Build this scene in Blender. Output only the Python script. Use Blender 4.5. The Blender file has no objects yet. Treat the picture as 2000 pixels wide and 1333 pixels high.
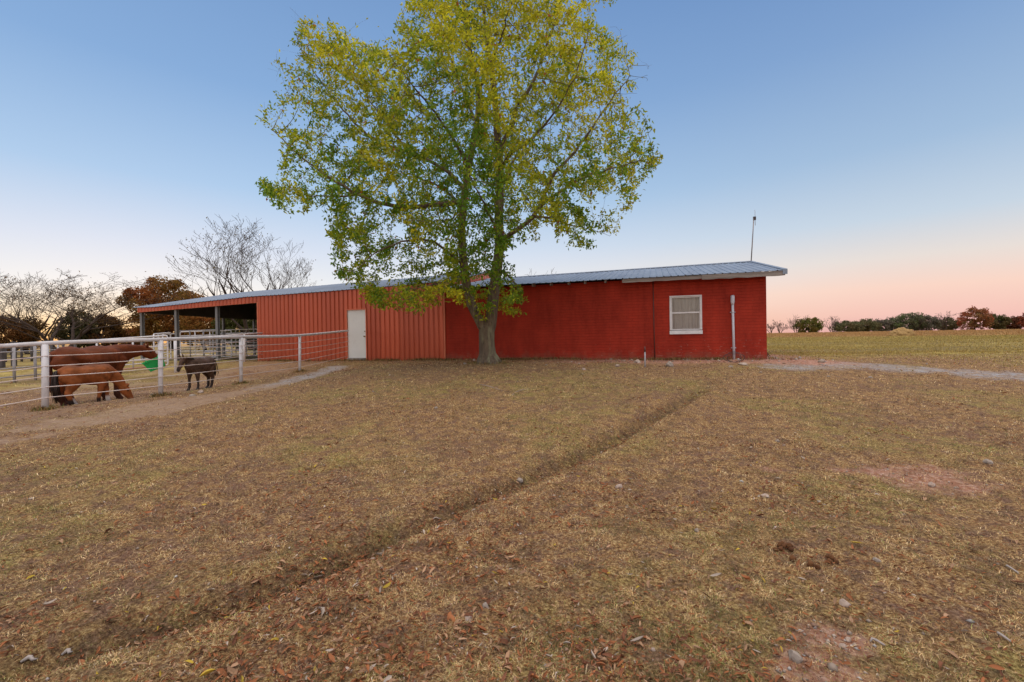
import bpy, bmesh, math, random
import numpy as np
from mathutils import Vector, Matrix, kdtree, noise
random.seed(7); np.random.seed(7)
rng = np.random.default_rng(11)
R = math.radians
scene = bpy.context.scene
col = scene.collection

# ------------------------------------------------------------------ camera
F_PX = 889.0                      # focal length in pixels of the 2000 px wide photograph (16 mm)
EYE = Vector((0, 0, 1.5))
roll, pitch = R(0.9), R(0.42)
FW = Vector((0, math.cos(pitch), -math.sin(pitch)))
U0 = Vector((0, math.sin(pitch), math.cos(pitch)))
RT = Vector((1, 0, 0))*math.cos(roll) - U0*math.sin(roll)
UP = Vector((1, 0, 0))*math.sin(roll) + U0*math.cos(roll)
cam_d = bpy.data.cameras.new('camera'); cam = bpy.data.objects.new('camera', cam_d); col.objects.link(cam)
cam_d.sensor_width = 36; cam_d.lens = 16.0; cam_d.clip_start = 0.05; cam_d.clip_end = 5000
cam.matrix_world = Matrix(((RT.x, UP.x, -FW.x, EYE.x), (RT.y, UP.y, -FW.y, EYE.y), (RT.z, UP.z, -FW.z, EYE.z), (0, 0, 0, 1)))
scene.camera = cam

# ------------------------------------------------------------------ sky and sun
SUN_AZ = math.atan2(-0.86, 1.0)   # bearing of the setting sun, left of the view axis (radians, + = right)
SUN_EL = R(2.0)
world = bpy.data.worlds.new('World'); scene.world = world; world.use_nodes = True
nt = world.node_tree; N = nt.nodes; Lk = nt.links
for n in list(N): N.remove(n)
def srgb(r, g, b):
    f = lambda c: ((c/255+0.055)/1.055)**2.4 if c/255 > 0.04045 else c/255/12.92
    return (f(r), f(g), f(b), 1)
def ramp(nodes, stops, interp='LINEAR'):
    r = nodes.new('ShaderNodeValToRGB'); r.color_ramp.interpolation = interp
    e = r.color_ramp.elements
    while len(e) > 1: e.remove(e[-1])
    e[0].position = stops[0][0]; e[0].color = stops[0][1]
    for p, c in stops[1:]:
        x = e.new(p); x.color = c
    return r
out = N.new('ShaderNodeOutputWorld'); bg = N.new('ShaderNodeBackground'); bg2 = N.new('ShaderNodeBackground'); add = N.new('ShaderNodeAddShader')
tc = N.new('ShaderNodeTexCoord'); sep = N.new('ShaderNodeSeparateXYZ'); Lk.new(tc.outputs['Generated'], sep.inputs[0])
right_r = ramp(N, [(0.0, srgb(232,178,176)), (0.03, srgb(248,200,188)), (0.075, srgb(252,216,200)), (0.125, srgb(234,224,218)), (0.19, srgb(200,215,230)), (0.30, srgb(163,191,222)), (0.46, srgb(130,164,209)), (0.6, srgb(108,145,197)), (1.0, srgb(84,120,180))])
left_r = ramp(N, [(0.0, srgb(255,190,112)), (0.022, srgb(255,216,155)), (0.055, srgb(253,238,212)), (0.10, srgb(240,242,243)), (0.17, srgb(218,228,244)), (0.28, srgb(174,205,238)), (0.44, srgb(136,174,220)), (0.6, srgb(120,157,206)), (1.0, srgb(84,120,190))])
Lk.new(sep.outputs['Z'], right_r.inputs[0]); Lk.new(sep.outputs['Z'], left_r.inputs[0])
dot = N.new('ShaderNodeVectorMath'); dot.operation = 'DOT_PRODUCT'; Lk.new(tc.outputs['Generated'], dot.inputs[0])
dot.inputs[1].default_value = (math.sin(SUN_AZ), math.cos(SUN_AZ), 0)
mr = N.new('ShaderNodeMapRange'); mr.interpolation_type = 'SMOOTHSTEP'; Lk.new(dot.outputs['Value'], mr.inputs[0]); mr.inputs[1].default_value = 0.1; mr.inputs[2].default_value = 0.95
mx = N.new('ShaderNodeMix'); mx.data_type = 'RGBA'; Lk.new(mr.outputs[0], mx.inputs[0]); Lk.new(right_r.outputs[0], mx.inputs[6]); Lk.new(left_r.outputs[0], mx.inputs[7])
Lk.new(mx.outputs[2], bg2.inputs[0]); bg2.inputs[1].default_value = 0.98
sky = N.new('ShaderNodeTexSky'); sky.sky_type = 'NISHITA'; sky.sun_disc = False; sky.sun_elevation = SUN_EL; sky.sun_rotation = SUN_AZ; sky.air_density = 1.2; sky.dust_density = 1.5
Lk.new(sky.outputs[0], bg.inputs[0]); bg.inputs[1].default_value = 0.006
# added sky fill, out of frame overhead and behind the camera, for soft light
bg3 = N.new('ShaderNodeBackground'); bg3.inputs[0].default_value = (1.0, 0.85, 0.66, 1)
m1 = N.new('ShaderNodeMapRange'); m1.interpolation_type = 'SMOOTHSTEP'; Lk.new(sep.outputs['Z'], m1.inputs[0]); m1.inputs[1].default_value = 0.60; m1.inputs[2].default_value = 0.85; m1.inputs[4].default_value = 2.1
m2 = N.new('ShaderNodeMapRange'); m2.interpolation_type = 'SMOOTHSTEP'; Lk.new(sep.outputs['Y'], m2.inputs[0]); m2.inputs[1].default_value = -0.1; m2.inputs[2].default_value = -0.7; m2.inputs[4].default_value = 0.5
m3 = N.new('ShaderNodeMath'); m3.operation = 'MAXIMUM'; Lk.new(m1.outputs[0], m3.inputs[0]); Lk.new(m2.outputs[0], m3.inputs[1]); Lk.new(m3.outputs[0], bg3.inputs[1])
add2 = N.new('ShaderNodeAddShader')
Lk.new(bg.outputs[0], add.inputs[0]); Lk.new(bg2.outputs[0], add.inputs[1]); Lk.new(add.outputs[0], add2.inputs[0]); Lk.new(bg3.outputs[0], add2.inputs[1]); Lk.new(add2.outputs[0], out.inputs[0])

sun_d = bpy.data.lights.new('sun', 'SUN'); sun_d.energy = 0.6; sun_d.angle = R(8); sun_d.color = (1, 0.62, 0.36)
sun = bpy.data.objects.new('sun', sun_d); col.objects.link(sun)
sdir = Vector((math.sin(SUN_AZ)*math.cos(SUN_EL), math.cos(SUN_AZ)*math.cos(SUN_EL), math.sin(SUN_EL)))
sun.rotation_euler = sdir.to_track_quat('Z', 'Y').to_euler()
scene.render.engine = 'CYCLES'
vs = scene.view_settings; vs.view_transform = 'Standard'; vs.look = 'None'; vs.gamma = 1; vs.exposure = 0.0
scene.cycles.max_bounces = 8; scene.cycles.transparent_max_bounces = 16

# ------------------------------------------------------------------ helpers: pixels of the photograph to rays
def ray(px, py):
    return FW + RT*((px-1000)/F_PX) + UP*(-(py-666.5)/F_PX)
def P(px, py, Y):
    d = ray(px, py); return EYE + d*(Y/d.y)
def smooth(a, b, x):
    t = np.clip((np.asarray(x, float)-a)/(b-a), 0, 1); return t*t*(3-2*t)

# wall frame: origin at the right front corner of the block building, x along the wall (to the right), y back
TH = R(17.3); CX, CY = 8.27, 14.77
WX = Vector((math.cos(TH), -math.sin(TH), 0)); WY = Vector((math.sin(TH), math.cos(TH), 0)); WO = Vector((CX, CY, 0))
def wl(px, py, off=0.0):
    d = ray(px, py); t = ((WO + WY*off - EYE).dot(WY))/d.dot(WY); p = EYE + d*t
    return (p-WO).dot(WX), p.z
def to_world(x, y, z): return WO + WX*x + WY*y + Vector((0, 0, z))

# ------------------------------------------------------------------ tagging
def tag(o, label=None, cat=None, group=None, kind=None):
    if label: o['label'] = label
    if cat: o['category'] = cat
    if group: o['group'] = group
    if kind: o['kind'] = kind
    return o
def empty(name, loc, rz=0.0, **kw):
    o = bpy.data.objects.new(name, None); col.objects.link(o); o.location = loc; o.rotation_euler = (0, 0, rz); o.empty_display_size = 0.2
    return tag(o, **kw)
def link(name, me, m=None, parent=None, smooth_=False):
    o = bpy.data.objects.new(name, me); col.objects.link(o)
    if m is not None: me.materials.clear(); me.materials.append(m)
    if smooth_: me.polygons.foreach_set('use_smooth', [True]*len(me.polygons))
    if parent is not None: o.parent = parent
    return o

class MB:
    def __init__(s): s.v = []; s.f = []
    def add(s, vs, fs):
        b = len(s.v); s.v += [tuple(v) for v in vs]; s.f += [tuple(i+b for i in f) for f in fs]; return s
    def box(s, a, b, M=None):
        x0, y0, z0 = a; x1, y1, z1 = b
        vs = [Vector(p) for p in ((x0,y0,z0),(x1,y0,z0),(x1,y1,z0),(x0,y1,z0),(x0,y0,z1),(x1,y0,z1),(x1,y1,z1),(x0,y1,z1))]
        if M is not None: vs = [M @ v for v in vs]
        return s.add(vs, [(0,3,2,1),(4,5,6,7),(0,1,5,4),(1,2,6,5),(2,3,7,6),(3,0,4,7)])
    def hexa(s, p):     # eight corners, bottom ring then top ring
        return s.add(p, [(0,3,2,1),(4,5,6,7),(0,1,5,4),(1,2,6,5),(2,3,7,6),(3,0,4,7)])
    def tube(s, pts, rad, n=8, cap=True, ell=None):
        pts = [Vector(p) for p in pts]; m = len(pts)
        if not hasattr(rad, '__len__'): rad = [rad]*m
        vs = []; up = None
        for i, p in enumerate(pts):
            d = (pts[min(i+1, m-1)]-pts[max(i-1, 0)])
            d = d.normalized() if d.length > 1e-9 else Vector((0, 0, 1))
            if up is None:
                up = Vector((0, 0, 1)) if abs(d.z) < 0.9 else Vector((0, 1, 0))
            a = d.cross(up)
            if a.length < 1e-4: a = d.cross(Vector((1, 0, 0)))
            a.normalize(); b = a.cross(d).normalized(); up = b
            for k in range(n):
                t = 2*math.pi*k/n
                vs.append(p + a*(math.cos(t)*rad[i]) + b*(math.sin(t)*rad[i]))
        fs = [(i*n+k, i*n+(k+1)%n, (i+1)*n+(k+1)%n, (i+1)*n+k) for i in range(m-1) for k in range(n)]
        if cap: fs += [tuple(range(n-1, -1, -1)), tuple((m-1)*n+k for k in range(n))]
        return s.add(vs, fs)
    def build(s, name, m, parent=None, smooth_=False, bevel=0):
        me = bpy.data.meshes.new(name); me.from_pydata(s.v, [], s.f); me.validate(); me.update()
        o = link(name, me, m, parent, smooth_)
        if bevel:
            b = o.modifiers.new('bevel', 'BEVEL'); b.width = bevel; b.segments = 2; b.limit_method = 'ANGLE'
        return o

def np_mesh(name, verts, faces, m, cols=None, smooth_=False, parent=None, attrs=None):
    me = bpy.data.meshes.new(name); nf, k = faces.shape
    me.vertices.add(len(verts)); me.vertices.foreach_set('co', np.ascontiguousarray(verts, np.float32).ravel())
    me.loops.add(nf*k); me.loops.foreach_set('vertex_index', np.ascontiguousarray(faces, np.int32).ravel())
    me.polygons.add(nf); me.polygons.foreach_set('loop_start', np.arange(0, nf*k, k, dtype=np.int32))
    me.update(calc_edges=True)
    if smooth_: me.polygons.foreach_set('use_smooth', np.ones(nf, bool))
    if cols is not None:
        a = me.color_attributes.new('tint', 'FLOAT_COLOR', 'POINT')
        c = np.ones((len(verts), 4), np.float32); c[:, :3] = cols; a.data.foreach_set('color', c.ravel())
    for nm, val in (attrs or {}).items():
        a = me.attributes.new(nm, 'FLOAT', 'POINT'); a.data.foreach_set('value', np.ascontiguousarray(val, np.float32))
    return link(name, me, m, parent)

# ------------------------------------------------------------------ materials
def mat(name, c1, c2=None, scale=3.0, rough=0.7, bump=0.0, bscale=None, metal=0.0, detail=6, spec=0.4, stretch=(1,1,1), c3=None, s3=0.6, t3=(0.55,0.75), coord='Object'):
    m = bpy.data.materials.new(name); m.use_nodes = True; t = m.node_tree; n = t.nodes; l = t.links
    p = n['Principled BSDF']; p.inputs['Roughness'].default_value = rough; p.inputs['Metallic'].default_value = metal
    p.inputs['Specular IOR Level'].default_value = spec
    tcn = n.new('ShaderNodeTexCoord'); mp = n.new('ShaderNodeMapping'); mp.inputs['Scale'].default_value = stretch
    l.new(tcn.outputs[coord], mp.inputs[0])
    c2 = c2 or tuple(x*0.8 for x in c1)
    nz = n.new('ShaderNodeTexNoise'); nz.inputs['Scale'].default_value = scale; nz.inputs['Detail'].default_value = detail; nz.inputs['Roughness'].default_value = 0.65
    l.new(mp.outputs[0], nz.inputs['Vector'])
    r = ramp(n, [(0.32, (*c1, 1)), (0.68, (*c2, 1))]); l.new(nz.outputs[0], r.inputs[0]); cur = r.outputs[0]
    if c3:
        n3 = n.new('ShaderNodeTexNoise'); n3.inputs['Scale'].default_value = s3; n3.inputs['Detail'].default_value = 8; n3.inputs['Roughness'].default_value = 0.7
        l.new(mp.outputs[0], n3.inputs['Vector'])
        r3 = ramp(n, [(t3[0], (0,0,0,1)), (t3[1], (1,1,1,1))]); l.new(n3.outputs[0], r3.inputs[0])
        mm = n.new('ShaderNodeMix'); mm.data_type = 'RGBA'; l.new(r3.outputs[0], mm.inputs[0]); l.new(cur, mm.inputs[6]); mm.inputs[7].default_value = (*c3, 1); cur = mm.outputs[2]
    l.new(cur, p.inputs['Base Color'])
    if bump:
        nb = n.new('ShaderNodeTexNoise'); nb.inputs['Scale'].default_value = bscale or scale*4; nb.inputs['Detail'].default_value = 5
        l.new(mp.outputs[0], nb.inputs['Vector'])
        b = n.new('ShaderNodeBump'); b.inputs['Strength'].default_value = bump; b.inputs['Distance'].default_value = 0.02
        l.new(nb.outputs[0], b.inputs['Height']); l.new(b.outputs[0], p.inputs['Normal'])
    return m
def tint_mat(name, rough=0.6, transl=0.0, spec=0.3):
    m = bpy.data.materials.new(name); m.use_nodes = True; t = m.node_tree; n = t.nodes; l = t.links
    p = n['Principled BSDF']; p.inputs['Roughness'].default_value = rough; p.inputs['Specular IOR Level'].default_value = spec
    a = n.new('ShaderNodeAttribute'); a.attribute_name = 'tint'; l.new(a.outputs['Color'], p.inputs['Base Color'])
    if transl:
        tr = n.new('ShaderNodeBsdfTranslucent'); l.new(a.outputs['Color'], tr.inputs[0]); ms = n.new('ShaderNodeMixShader'); ms.inputs[0].default_value = transl
        l.new(p.outputs[0], ms.inputs[1]); l.new(tr.outputs[0], ms.inputs[2]); l.new(ms.outputs[0], n['Material Output'].inputs[0])
    return m

# ------------------------------------------------------------------ terrain
def seg_dist(X, Y, pts):
    """distance to a polyline and the parameter along it"""
    best = np.full(np.shape(X), 1e9); along = np.zeros(np.shape(X))
    for i in range(len(pts)-1):
        ax, ay = pts[i]; bx, by = pts[i+1]; dx, dy = bx-ax, by-ay; L2 = dx*dx+dy*dy
        t = np.clip(((X-ax)*dx+(Y-ay)*dy)/L2, 0, 1); d = np.hypot(X-ax-t*dx, Y-ay-t*dy)
        m = d < best; best = np.where(m, d, best); along = np.where(m, i+t, along)
    return best, along
def hgt0(X, Y):
    X = np.asarray(X, float); Y = np.asarray(Y, float)
    zr = 0.66*smooth(3.0, 14.0, Y)
    zl = np.interp(Y, [0, 3, 9, 12, 15.5, 19, 23], [-0.05, 0.0, 0.22, 0.32, 0.42, 0.62, 0.6])
    zlot = np.interp(Y, [0, 8, 12, 16, 19.5, 23], [-0.05, 0.02, 0.16, 0.22, 0.5, 0.55])
    k = smooth(-3.0, -7.5, X); z = zr*(1-k)+zl*k
    fx = np.interp(Y, [0, 8.96, 10.5, 12.8, 15.5, 19.3, 40], [-14, -9.25, -8.2, -7.0, -7.4, -7.3, -7.3])   # the fence line
    k2 = smooth(0.25, 1.4, fx-X)*smooth(4, 8, Y)*(1-smooth(17, 20, Y)); z = z*(1-k2)+zlot*k2
    far = np.interp(np.hypot(X, Y), [0, 30, 90, 170, 4000], [0, 0, 0, 0.55, 0.6]); 
    z = z + far - 0.03*smooth(9, 20, X)*smooth(6, 12, Y)*(1-smooth(20, 40, Y))
    return z
def ground_pt(px, py, f=None):
    f = f or hgt0; d = ray(px, py); lo, hi = 0.5, 400.0; t = lo
    while t < hi:
        p = EYE + d*t
        if p.z < float(f(p.x, p.y)): break
        t *= 1.01
    a, b = t/1.01, t
    for _ in range(20):
        m = (a+b)/2; p = EYE + d*m
        if p.z < float(f(p.x, p.y)): b = m
        else: a = m
    return EYE + d*a
DITCH = [tuple(ground_pt(*q)[:2]) for q in ((1420,728),(1370,762),(1300,798),(1215,846),(1130,888),(1030,930),(900,985),(790,1035),(690,1082),(580,1130),(470,1172),(350,1205),(200,1245),(60,1285),(-120,1340),(-400,1420))]
PATH = [tuple(ground_pt(*q)[:2]) for q in ((-500,900),(-100,858),(60,836),(230,812),(380,783),(500,760),(590,740),(660,718))]
DRIVE = [tuple(ground_pt(*q)[:2]) for q in ((1560,716),(1680,712),(1800,722),(1900,730),(2050,742),(2300,762),(2600,790))]
def fbm(X, Y, f, seed, octs=4):
    """cheap smooth value noise, vectorised"""
    X = np.asarray(X, float); Y = np.asarray(Y, float); s = np.zeros(np.broadcast(X, Y).shape); amp = 1; tot = 0
    for o in range(octs):
        xs = X*f+seed*17.3+o*5.1; ys = Y*f+seed*9.7+o*3.3
        xi = np.floor(xs); yi = np.floor(ys); fx = xs-xi; fy = ys-yi; fx = fx*fx*(3-2*fx); fy = fy*fy*(3-2*fy)
        def h(a, b):
            v = np.sin(a*127.1+b*311.7+seed*74.7+o*13.7)*43758.5453; return v-np.floor(v)
        s += amp*((h(xi, yi)*(1-fx)+h(xi+1, yi)*fx)*(1-fy)+(h(xi, yi+1)*(1-fx)+h(xi+1, yi+1)*fx)*fy); tot += amp; amp *= 0.5; f *= 2.1
    return s/tot
def ditch_mask(X, Y):
    d, a = seg_dist(X, Y, DITCH)
    w = 0.125+0.07*fbm(X, Y, 1.2, 3, 2); return np.exp(-(d/w)**2)*smooth(0.0, 1.6, a)
def hgt(X, Y):
    X = np.asarray(X, float); Y = np.asarray(Y, float); r = np.hypot(X, Y); z = hgt0(X, Y)
    near = 1-smooth(25, 60, r)
    z = z + near*(0.07*(fbm(X, Y, 0.45, 1, 3)-0.5) + 0.035*(fbm(X, Y, 2.2, 5, 3)-0.5))
    z = z + (1-smooth(9, 20, r))*0.040*(fbm(X, Y, 6.5, 6, 2)-0.5)
    z = z - 0.17*ditch_mask(X, Y)*(1-0.3*fbm(X, Y, 2.0, 9, 2))
    # soil bank on the right side of the ditch
    d, a = seg_dist(X-0.38, Y+0.25, DITCH); z = z + 0.035*np.exp(-(d/0.25)**2)
    return z
def gz(x, y): return float(hgt(x, y))

GP = lambda px, py: ground_pt(px, py, hgt)

# ================================================================== GROUND
def build_ground():
    a_front = np.linspace(-R(68), R(68), 560); a_rest = np.linspace(R(68), R(292), 90)[1:-1]
    ang = np.concatenate([a_front, a_rest]); na = len(ang)
    rr = [0.0+0.35]
    while rr[-1] < 3500: rr.append(rr[-1]*(1.0115 if rr[-1] < 45 else 1.05))
    rr = np.array(rr); nr = len(rr)
    A, RR = np.meshgrid(ang, rr); X = RR*np.sin(A); Y = RR*np.cos(A); Z = hgt(X, Y)
    V = np.stack([X.ravel(), Y.ravel(), Z.ravel()], 1)
    i = np.arange(nr-1)[:, None]; j = np.arange(na)[None, :]; jn = (j+1) % na
    Fq = np.stack([(i*na+j), (i*na+jn), ((i+1)*na+jn), ((i+1)*na+j)], -1).reshape(-1, 4)[:, ::-1]
    # centre cap
    c = len(V); V = np.vstack([V, [0, 0, float(hgt(0, 0))]])
    X = V[:, 0]; Y = V[:, 1]
    m = masks(X, Y)
    capf = np.array([[c, jj, (jj+1) % na, (jj+1) % na] for jj in range(na)])
    o = np_mesh('ground', V, Fq, M['ground'], smooth_=True, attrs=m)
    bm = bmesh.new(); bm.from_mesh(o.data); bm.verts.ensure_lookup_table()
    for jj in range(na): bm.faces.new((bm.verts[c], bm.verts[(jj+1) % na], bm.verts[jj]))
    for f in bm.faces: f.smooth = True
    bm.to_mesh(o.data); bm.free()
    return tag(o, kind='structure')
def masks(X, Y):
    n1 = fbm(X, Y, 1.3, 21, 5); n2 = fbm(X, Y, 5.0, 22, 4)
    d, a = seg_dist(X, Y, PATH); w = np.interp(a, [0, 2, 4, 5, 6, 7], [1.1, 0.95, 0.75, 0.6, 0.5, 0.45])
    dirt = 1-smooth(0.45, 1.15, d/w + (n1-0.5)*2.2+(n2-0.5)*1.3)
    grav = (1-smooth(0.3, 1.1, d/w*0.9 + (n2-0.5)))*smooth(4.6, 6.0, a)
    d3, a3 = seg_dist(X, Y, DRIVE); w3 = np.interp(a3, [0, 2, 4, 6], [0.85, 0.85, 1.0, 1.4])
    drv = 1-smooth(0.5, 1.15, d3/w3+(n1-0.5)*1.2+(n2-0.5)*0.6)
    grav = np.maximum(grav, drv)
    # ground round the foot of the block wall: reddish clay and rubble
    lx = (X-CX)*WX.x+(Y-CY)*WX.y; ly = (X-CX)*WY.x+(Y-CY)*WY.y
    clay = smooth(-2.7, -1.5, ly+(n1-0.5)*2.0+(n2-.5))*smooth(-8.5, -4.5, lx+(n2-0.5)*2)*(1-smooth(1.0, 2.4, lx+(n1-0.5)))*(1-smooth(3, 5, ly))
    for (px, py, r) in ((1815,932,0.62),(1900,950,0.35),(1720,918,0.3),(1622,1248,0.20),(1585,1310,0.22),(1660,1270,0.1),(1500,915,0.15),(1650,920,0.2)):
        g = BARE.get((px, py)) or ground_pt(px, py); BARE[(px, py)] = g
        clay = np.maximum(clay, 0.8*(1-smooth(0.3, 1.2, np.hypot(X-g[0], (Y-g[1])*1.5)/r + (n2-0.5)*1.3+(n1-0.5)*0.6)))
    lot = smooth(-7.3, -9.0, X+0.0*Y)*smooth(6, 9, Y)*(1-smooth(17, 21, Y))
    lotfar = smooth(-10, -14, X)*smooth(12, 15, Y)
    dirt = np.maximum(dirt, lot*smooth(0.45, 0.6, n1)*0.55)
    ditch = ditch_mask(X, Y)
    bare = np.maximum(lot*(0.5+.5*smooth(.35,.55,n2)), 0.15*smooth(0, -6, X))+0.75*smooth(0.53, 0.68, 0.6*fbm(X, Y, 0.9, 31, 5)+0.4*fbm(X, Y, 4.0, 32, 4))
    green = 0.8*smooth(0.50, 0.68, fbm(X, Y, 0.55, 41, 5))
    r = np.hypot(X, Y)
    right = smooth(14, 17, Y)*smooth(5, 9, X)
    field = right
    return dict(dirt=np.clip(dirt, 0, 1), gravel=np.clip(grav, 0, 1), clay=np.clip(clay, 0, 1), ditch=ditch, bare=np.clip(bare, 0, 1)*(1-field), green=np.clip(green+0.25*ditch, 0, 1), field=np.clip(np.maximum(field, lotfar*0.9), 0, 1), dry=smooth(92, 135, r+14*(n1-0.5)))
BARE = {}

def ground_material():
    m = bpy.data.materials.new('ground'); m.use_nodes = True; t = m.node_tree; n = t.nodes; l = t.links
    p = n['Principled BSDF']; p.inputs['Roughness'].default_value = 0.95; p.inputs['Specular IOR Level'].default_value = 0.15
    tcn = n.new('ShaderNodeTexCoord')
    def nz(scale, det=8, rough=0.7, vec=None, dist=0.0):
        x = n.new('ShaderNodeTexNoise'); x.inputs['Scale'].default_value = scale; x.inputs['Detail'].default_value = det; x.inputs['Roughness'].default_value = rough; x.inputs['Distortion'].default_value = dist
        l.new(vec or tcn.outputs['Object'], x.inputs['Vector']); return x.outputs[0]
    def at(name):
        a = n.new('ShaderNodeAttribute'); a.attribute_name = name; return a.outputs['Fac']
    def mixc(f, a, b):
        x = n.new('ShaderNodeMix'); x.data_type = 'RGBA'
        l.new(f, x.inputs[0])
        for s, v in ((6, a), (7, b)):
            if isinstance(v, tuple): x.inputs[s].default_value = (*v, 1)
            else: l.new(v, x.inputs[s])
        return x.outputs[2]
    def rmp(f, *st):
        r = ramp(n, [(q, (*c, 1)) for q, c in st]); l.new(f, r.inputs[0]); return r.outputs[0]
    def rg(f, a, b): return rmp(f, (a, (0,0,0)), (b, (1,1,1)))
    def mul(a, b, op='MULTIPLY'):
        x = n.new('ShaderNodeMath'); x.operation = op
        for s, v in ((0, a), (1, b)):
            if isinstance(v, (int, float)): x.inputs[s].default_value = v
            else: l.new(v, x.inputs[s])
        return x.outputs[0]
    mp = n.new('ShaderNodeMapping'); mp.inputs['Scale'].default_value = (1, 1, 1); l.new(tcn.outputs['Object'], mp.inputs[0])
    fine = nz(46, 10, 0.88); mid = nz(7, 8, 0.75, dist=0.5); big = nz(0.8, 8, 0.65)
    soil = rmp(fine, (0.40, (0.050,0.026,0.016)), (0.5, (0.17,0.092,0.056)), (0.60, (0.36,0.23,0.155)))
    thatch = rmp(fine, (0.40, (0.045,0.021,0.011)), (0.47, (0.19,0.090,0.038)), (0.54, (0.44,0.275,0.115)), (0.61, (0.75,0.58,0.29)))
    greenc = rmp(fine, (0.40, (0.050,0.038,0.012)), (0.5, (0.24,0.19,0.050)), (0.60, (0.54,0.45,0.15)))
    c = mixc(rg(mid, 0.46, 0.58), thatch, soil)
    c = mixc(mul(rg(nz(3.2, 8, 0.8), 0.42, 0.62), at('green')), c, greenc)
    c = mixc(mul(at('bare'), rg(mid, 0.36, 0.56)), c, soil)
    # rust coloured leaf fragments
    vor = n.new('ShaderNodeTexVoronoi'); vor.inputs['Scale'].default_value = 26; vor.inputs['Randomness'].default_value = 1; l.new(tcn.outputs['Object'], vor.inputs['Vector'])
    frag = mul(rmp(vor.outputs['Distance'], (0.16, (1,1,1)), (0.26, (0,0,0))), rg(nz(4, 5, 0.7), 0.40, 0.54))
    c = mixc(mul(frag, 0.85), c, rmp(fine, (0.4, (0.20,0.062,0.025)), (0.62, (0.37,0.16,0.06))))
    # field to the right and behind
    fieldc = rmp(nz(0.9, 9, 0.75), (0.38, (0.17,0.105,0.04)), (0.47, (0.31,0.225,0.065)), (0.55, (0.40,0.315,0.09)), (0.66, (0.54,0.41,0.15)))
    mps = n.new('ShaderNodeMapping'); mps.inputs['Scale'].default_value = (0.05, 0.5, 1); mps.inputs['Rotation'].default_value = (0, 0, R(5)); l.new(tcn.outputs['Object'], mps.inputs[0])
    fieldc = mixc(mul(rg(nz(1.0, 6, 0.7, mps.outputs[0]), 0.42, 0.55), 0.8), fieldc, (0.17,0.12,0.045))
    c = mixc(at('field'), c, fieldc)
    c = mixc(at('dry'), c, rmp(nz(0.35, 8, 0.8), (0.35, (0.30,0.16,0.06)), (0.65, (0.52,0.34,0.14))))
    # bare dusty path
    dirt = rmp(nz(14, 9, 0.8), (0.3, (0.19,0.115,0.07)), (0.5, (0.34,0.23,0.155)), (0.7, (0.46,0.345,0.25)))
    c = mixc(mul(at('dirt'), rg(nz(5, 9, 0.85), 0.30, 0.58)), c, dirt)
    vg = n.new('ShaderNodeTexVoronoi'); vg.inputs['Scale'].default_value = 22; l.new(tcn.outputs['Object'], vg.inputs['Vector'])
    gr = rmp(nz(30, 6, 0.8), (0.35, (0.13,0.12,0.12)), (0.5, (0.34,0.335,0.35)), (0.64, (0.62,0.62,0.63)))
    c = mixc(mul(at('gravel'), rg(nz(5, 9, 0.85), 0.40, 0.60)), c, gr)
    clayc = rmp(nz(16, 9, 0.8), (0.35, (0.24,0.085,0.045)), (0.5, (0.42,0.21,0.14)), (0.64, (0.64,0.45,0.36)))
    c = mixc(mul(at('clay'), rg(nz(6, 8, 0.8), 0.18, 0.42)), c, clayc)
    c = mixc(mul(at('ditch'), rg(nz(9, 8, 0.8), 0.4, 0.6)), c, (0.075,0.05,0.028))
    l.new(c, p.inputs['Base Color'])
    b = n.new('ShaderNodeBump'); b.inputs['Strength'].default_value = 0.8; b.inputs['Distance'].default_value = 0.03
    l.new(mul(mul(fine, 0.6), mid, 'ADD'), b.inputs['Height']); l.new(b.outputs[0], p.inputs['Normal'])
    return m

# ================================================================== MATERIALS
M = {}
M['ground'] = ground_material()
M['siding'] = mat('red_metal_siding', (0.50,0.088,0.030), (0.43,0.070,0.025), 1.2, rough=0.30, spec=0.6, metal=0.25, stretch=(1,1,0.25), c3=(0.40,0.065,0.03), s3=0.9)
M['trim'] = mat('orange_red_trim', (0.62,0.16,0.08), (0.55,0.13,0.06), 2, rough=0.35)
M['galv'] = mat('galvanised_roof', (0.25,0.30,0.37), (0.19,0.23,0.30), 2.2, rough=0.5, metal=0.35, spec=0.3, stretch=(1,0.25,1), c3=(0.15,0.17,0.21), s3=1.4, t3=(0.5,0.75))
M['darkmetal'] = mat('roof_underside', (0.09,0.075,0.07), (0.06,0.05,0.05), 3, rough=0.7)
M['post'] = mat('weathered_steel_post', (0.22,0.22,0.22), (0.14,0.13,0.13), 5, rough=0.6, stretch=(1,1,0.3))
M['white'] = mat('chalky_white_paint', (0.72,0.70,0.71), (0.60,0.57,0.57), 6, rough=0.6, bump=0.1, c3=(0.45,0.36,0.31), s3=5, t3=(0.60,0.78))
M['rail'] = mat('white_pipe_rail_worn', (0.62,0.60,0.61), (0.50,0.47,0.47), 5, rough=0.6, bump=0.15, c3=(0.36,0.22,0.17), s3=3, t3=(0.56,0.72))
M['wire'] = mat('galvanised_wire', (0.72,0.66,0.64), (0.55,0.42,0.36), 3, rough=0.5, metal=0.2)
M['door'] = mat('cream_door_paint', (0.74,0.74,0.70), (0.68,0.68,0.64), 2, rough=0.5, c3=(0.55,0.53,0.47), s3=2.5, t3=(0.6,0.85))
M['brass'] = mat('brass_hardware', (0.30,0.22,0.10), rough=0.35, metal=0.9)
M['concrete'] = mat('concrete_step', (0.34,0.31,0.28), (0.22,0.19,0.16), 8, rough=0.9, bump=0.3)
M['oldwood'] = mat('weathered_fascia_wood', (0.34,0.30,0.27), (0.17,0.14,0.12), 5, rough=0.85, bump=0.4, stretch=(0.15,1,4), c3=(0.48,0.45,0.43), s3=4)
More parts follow.
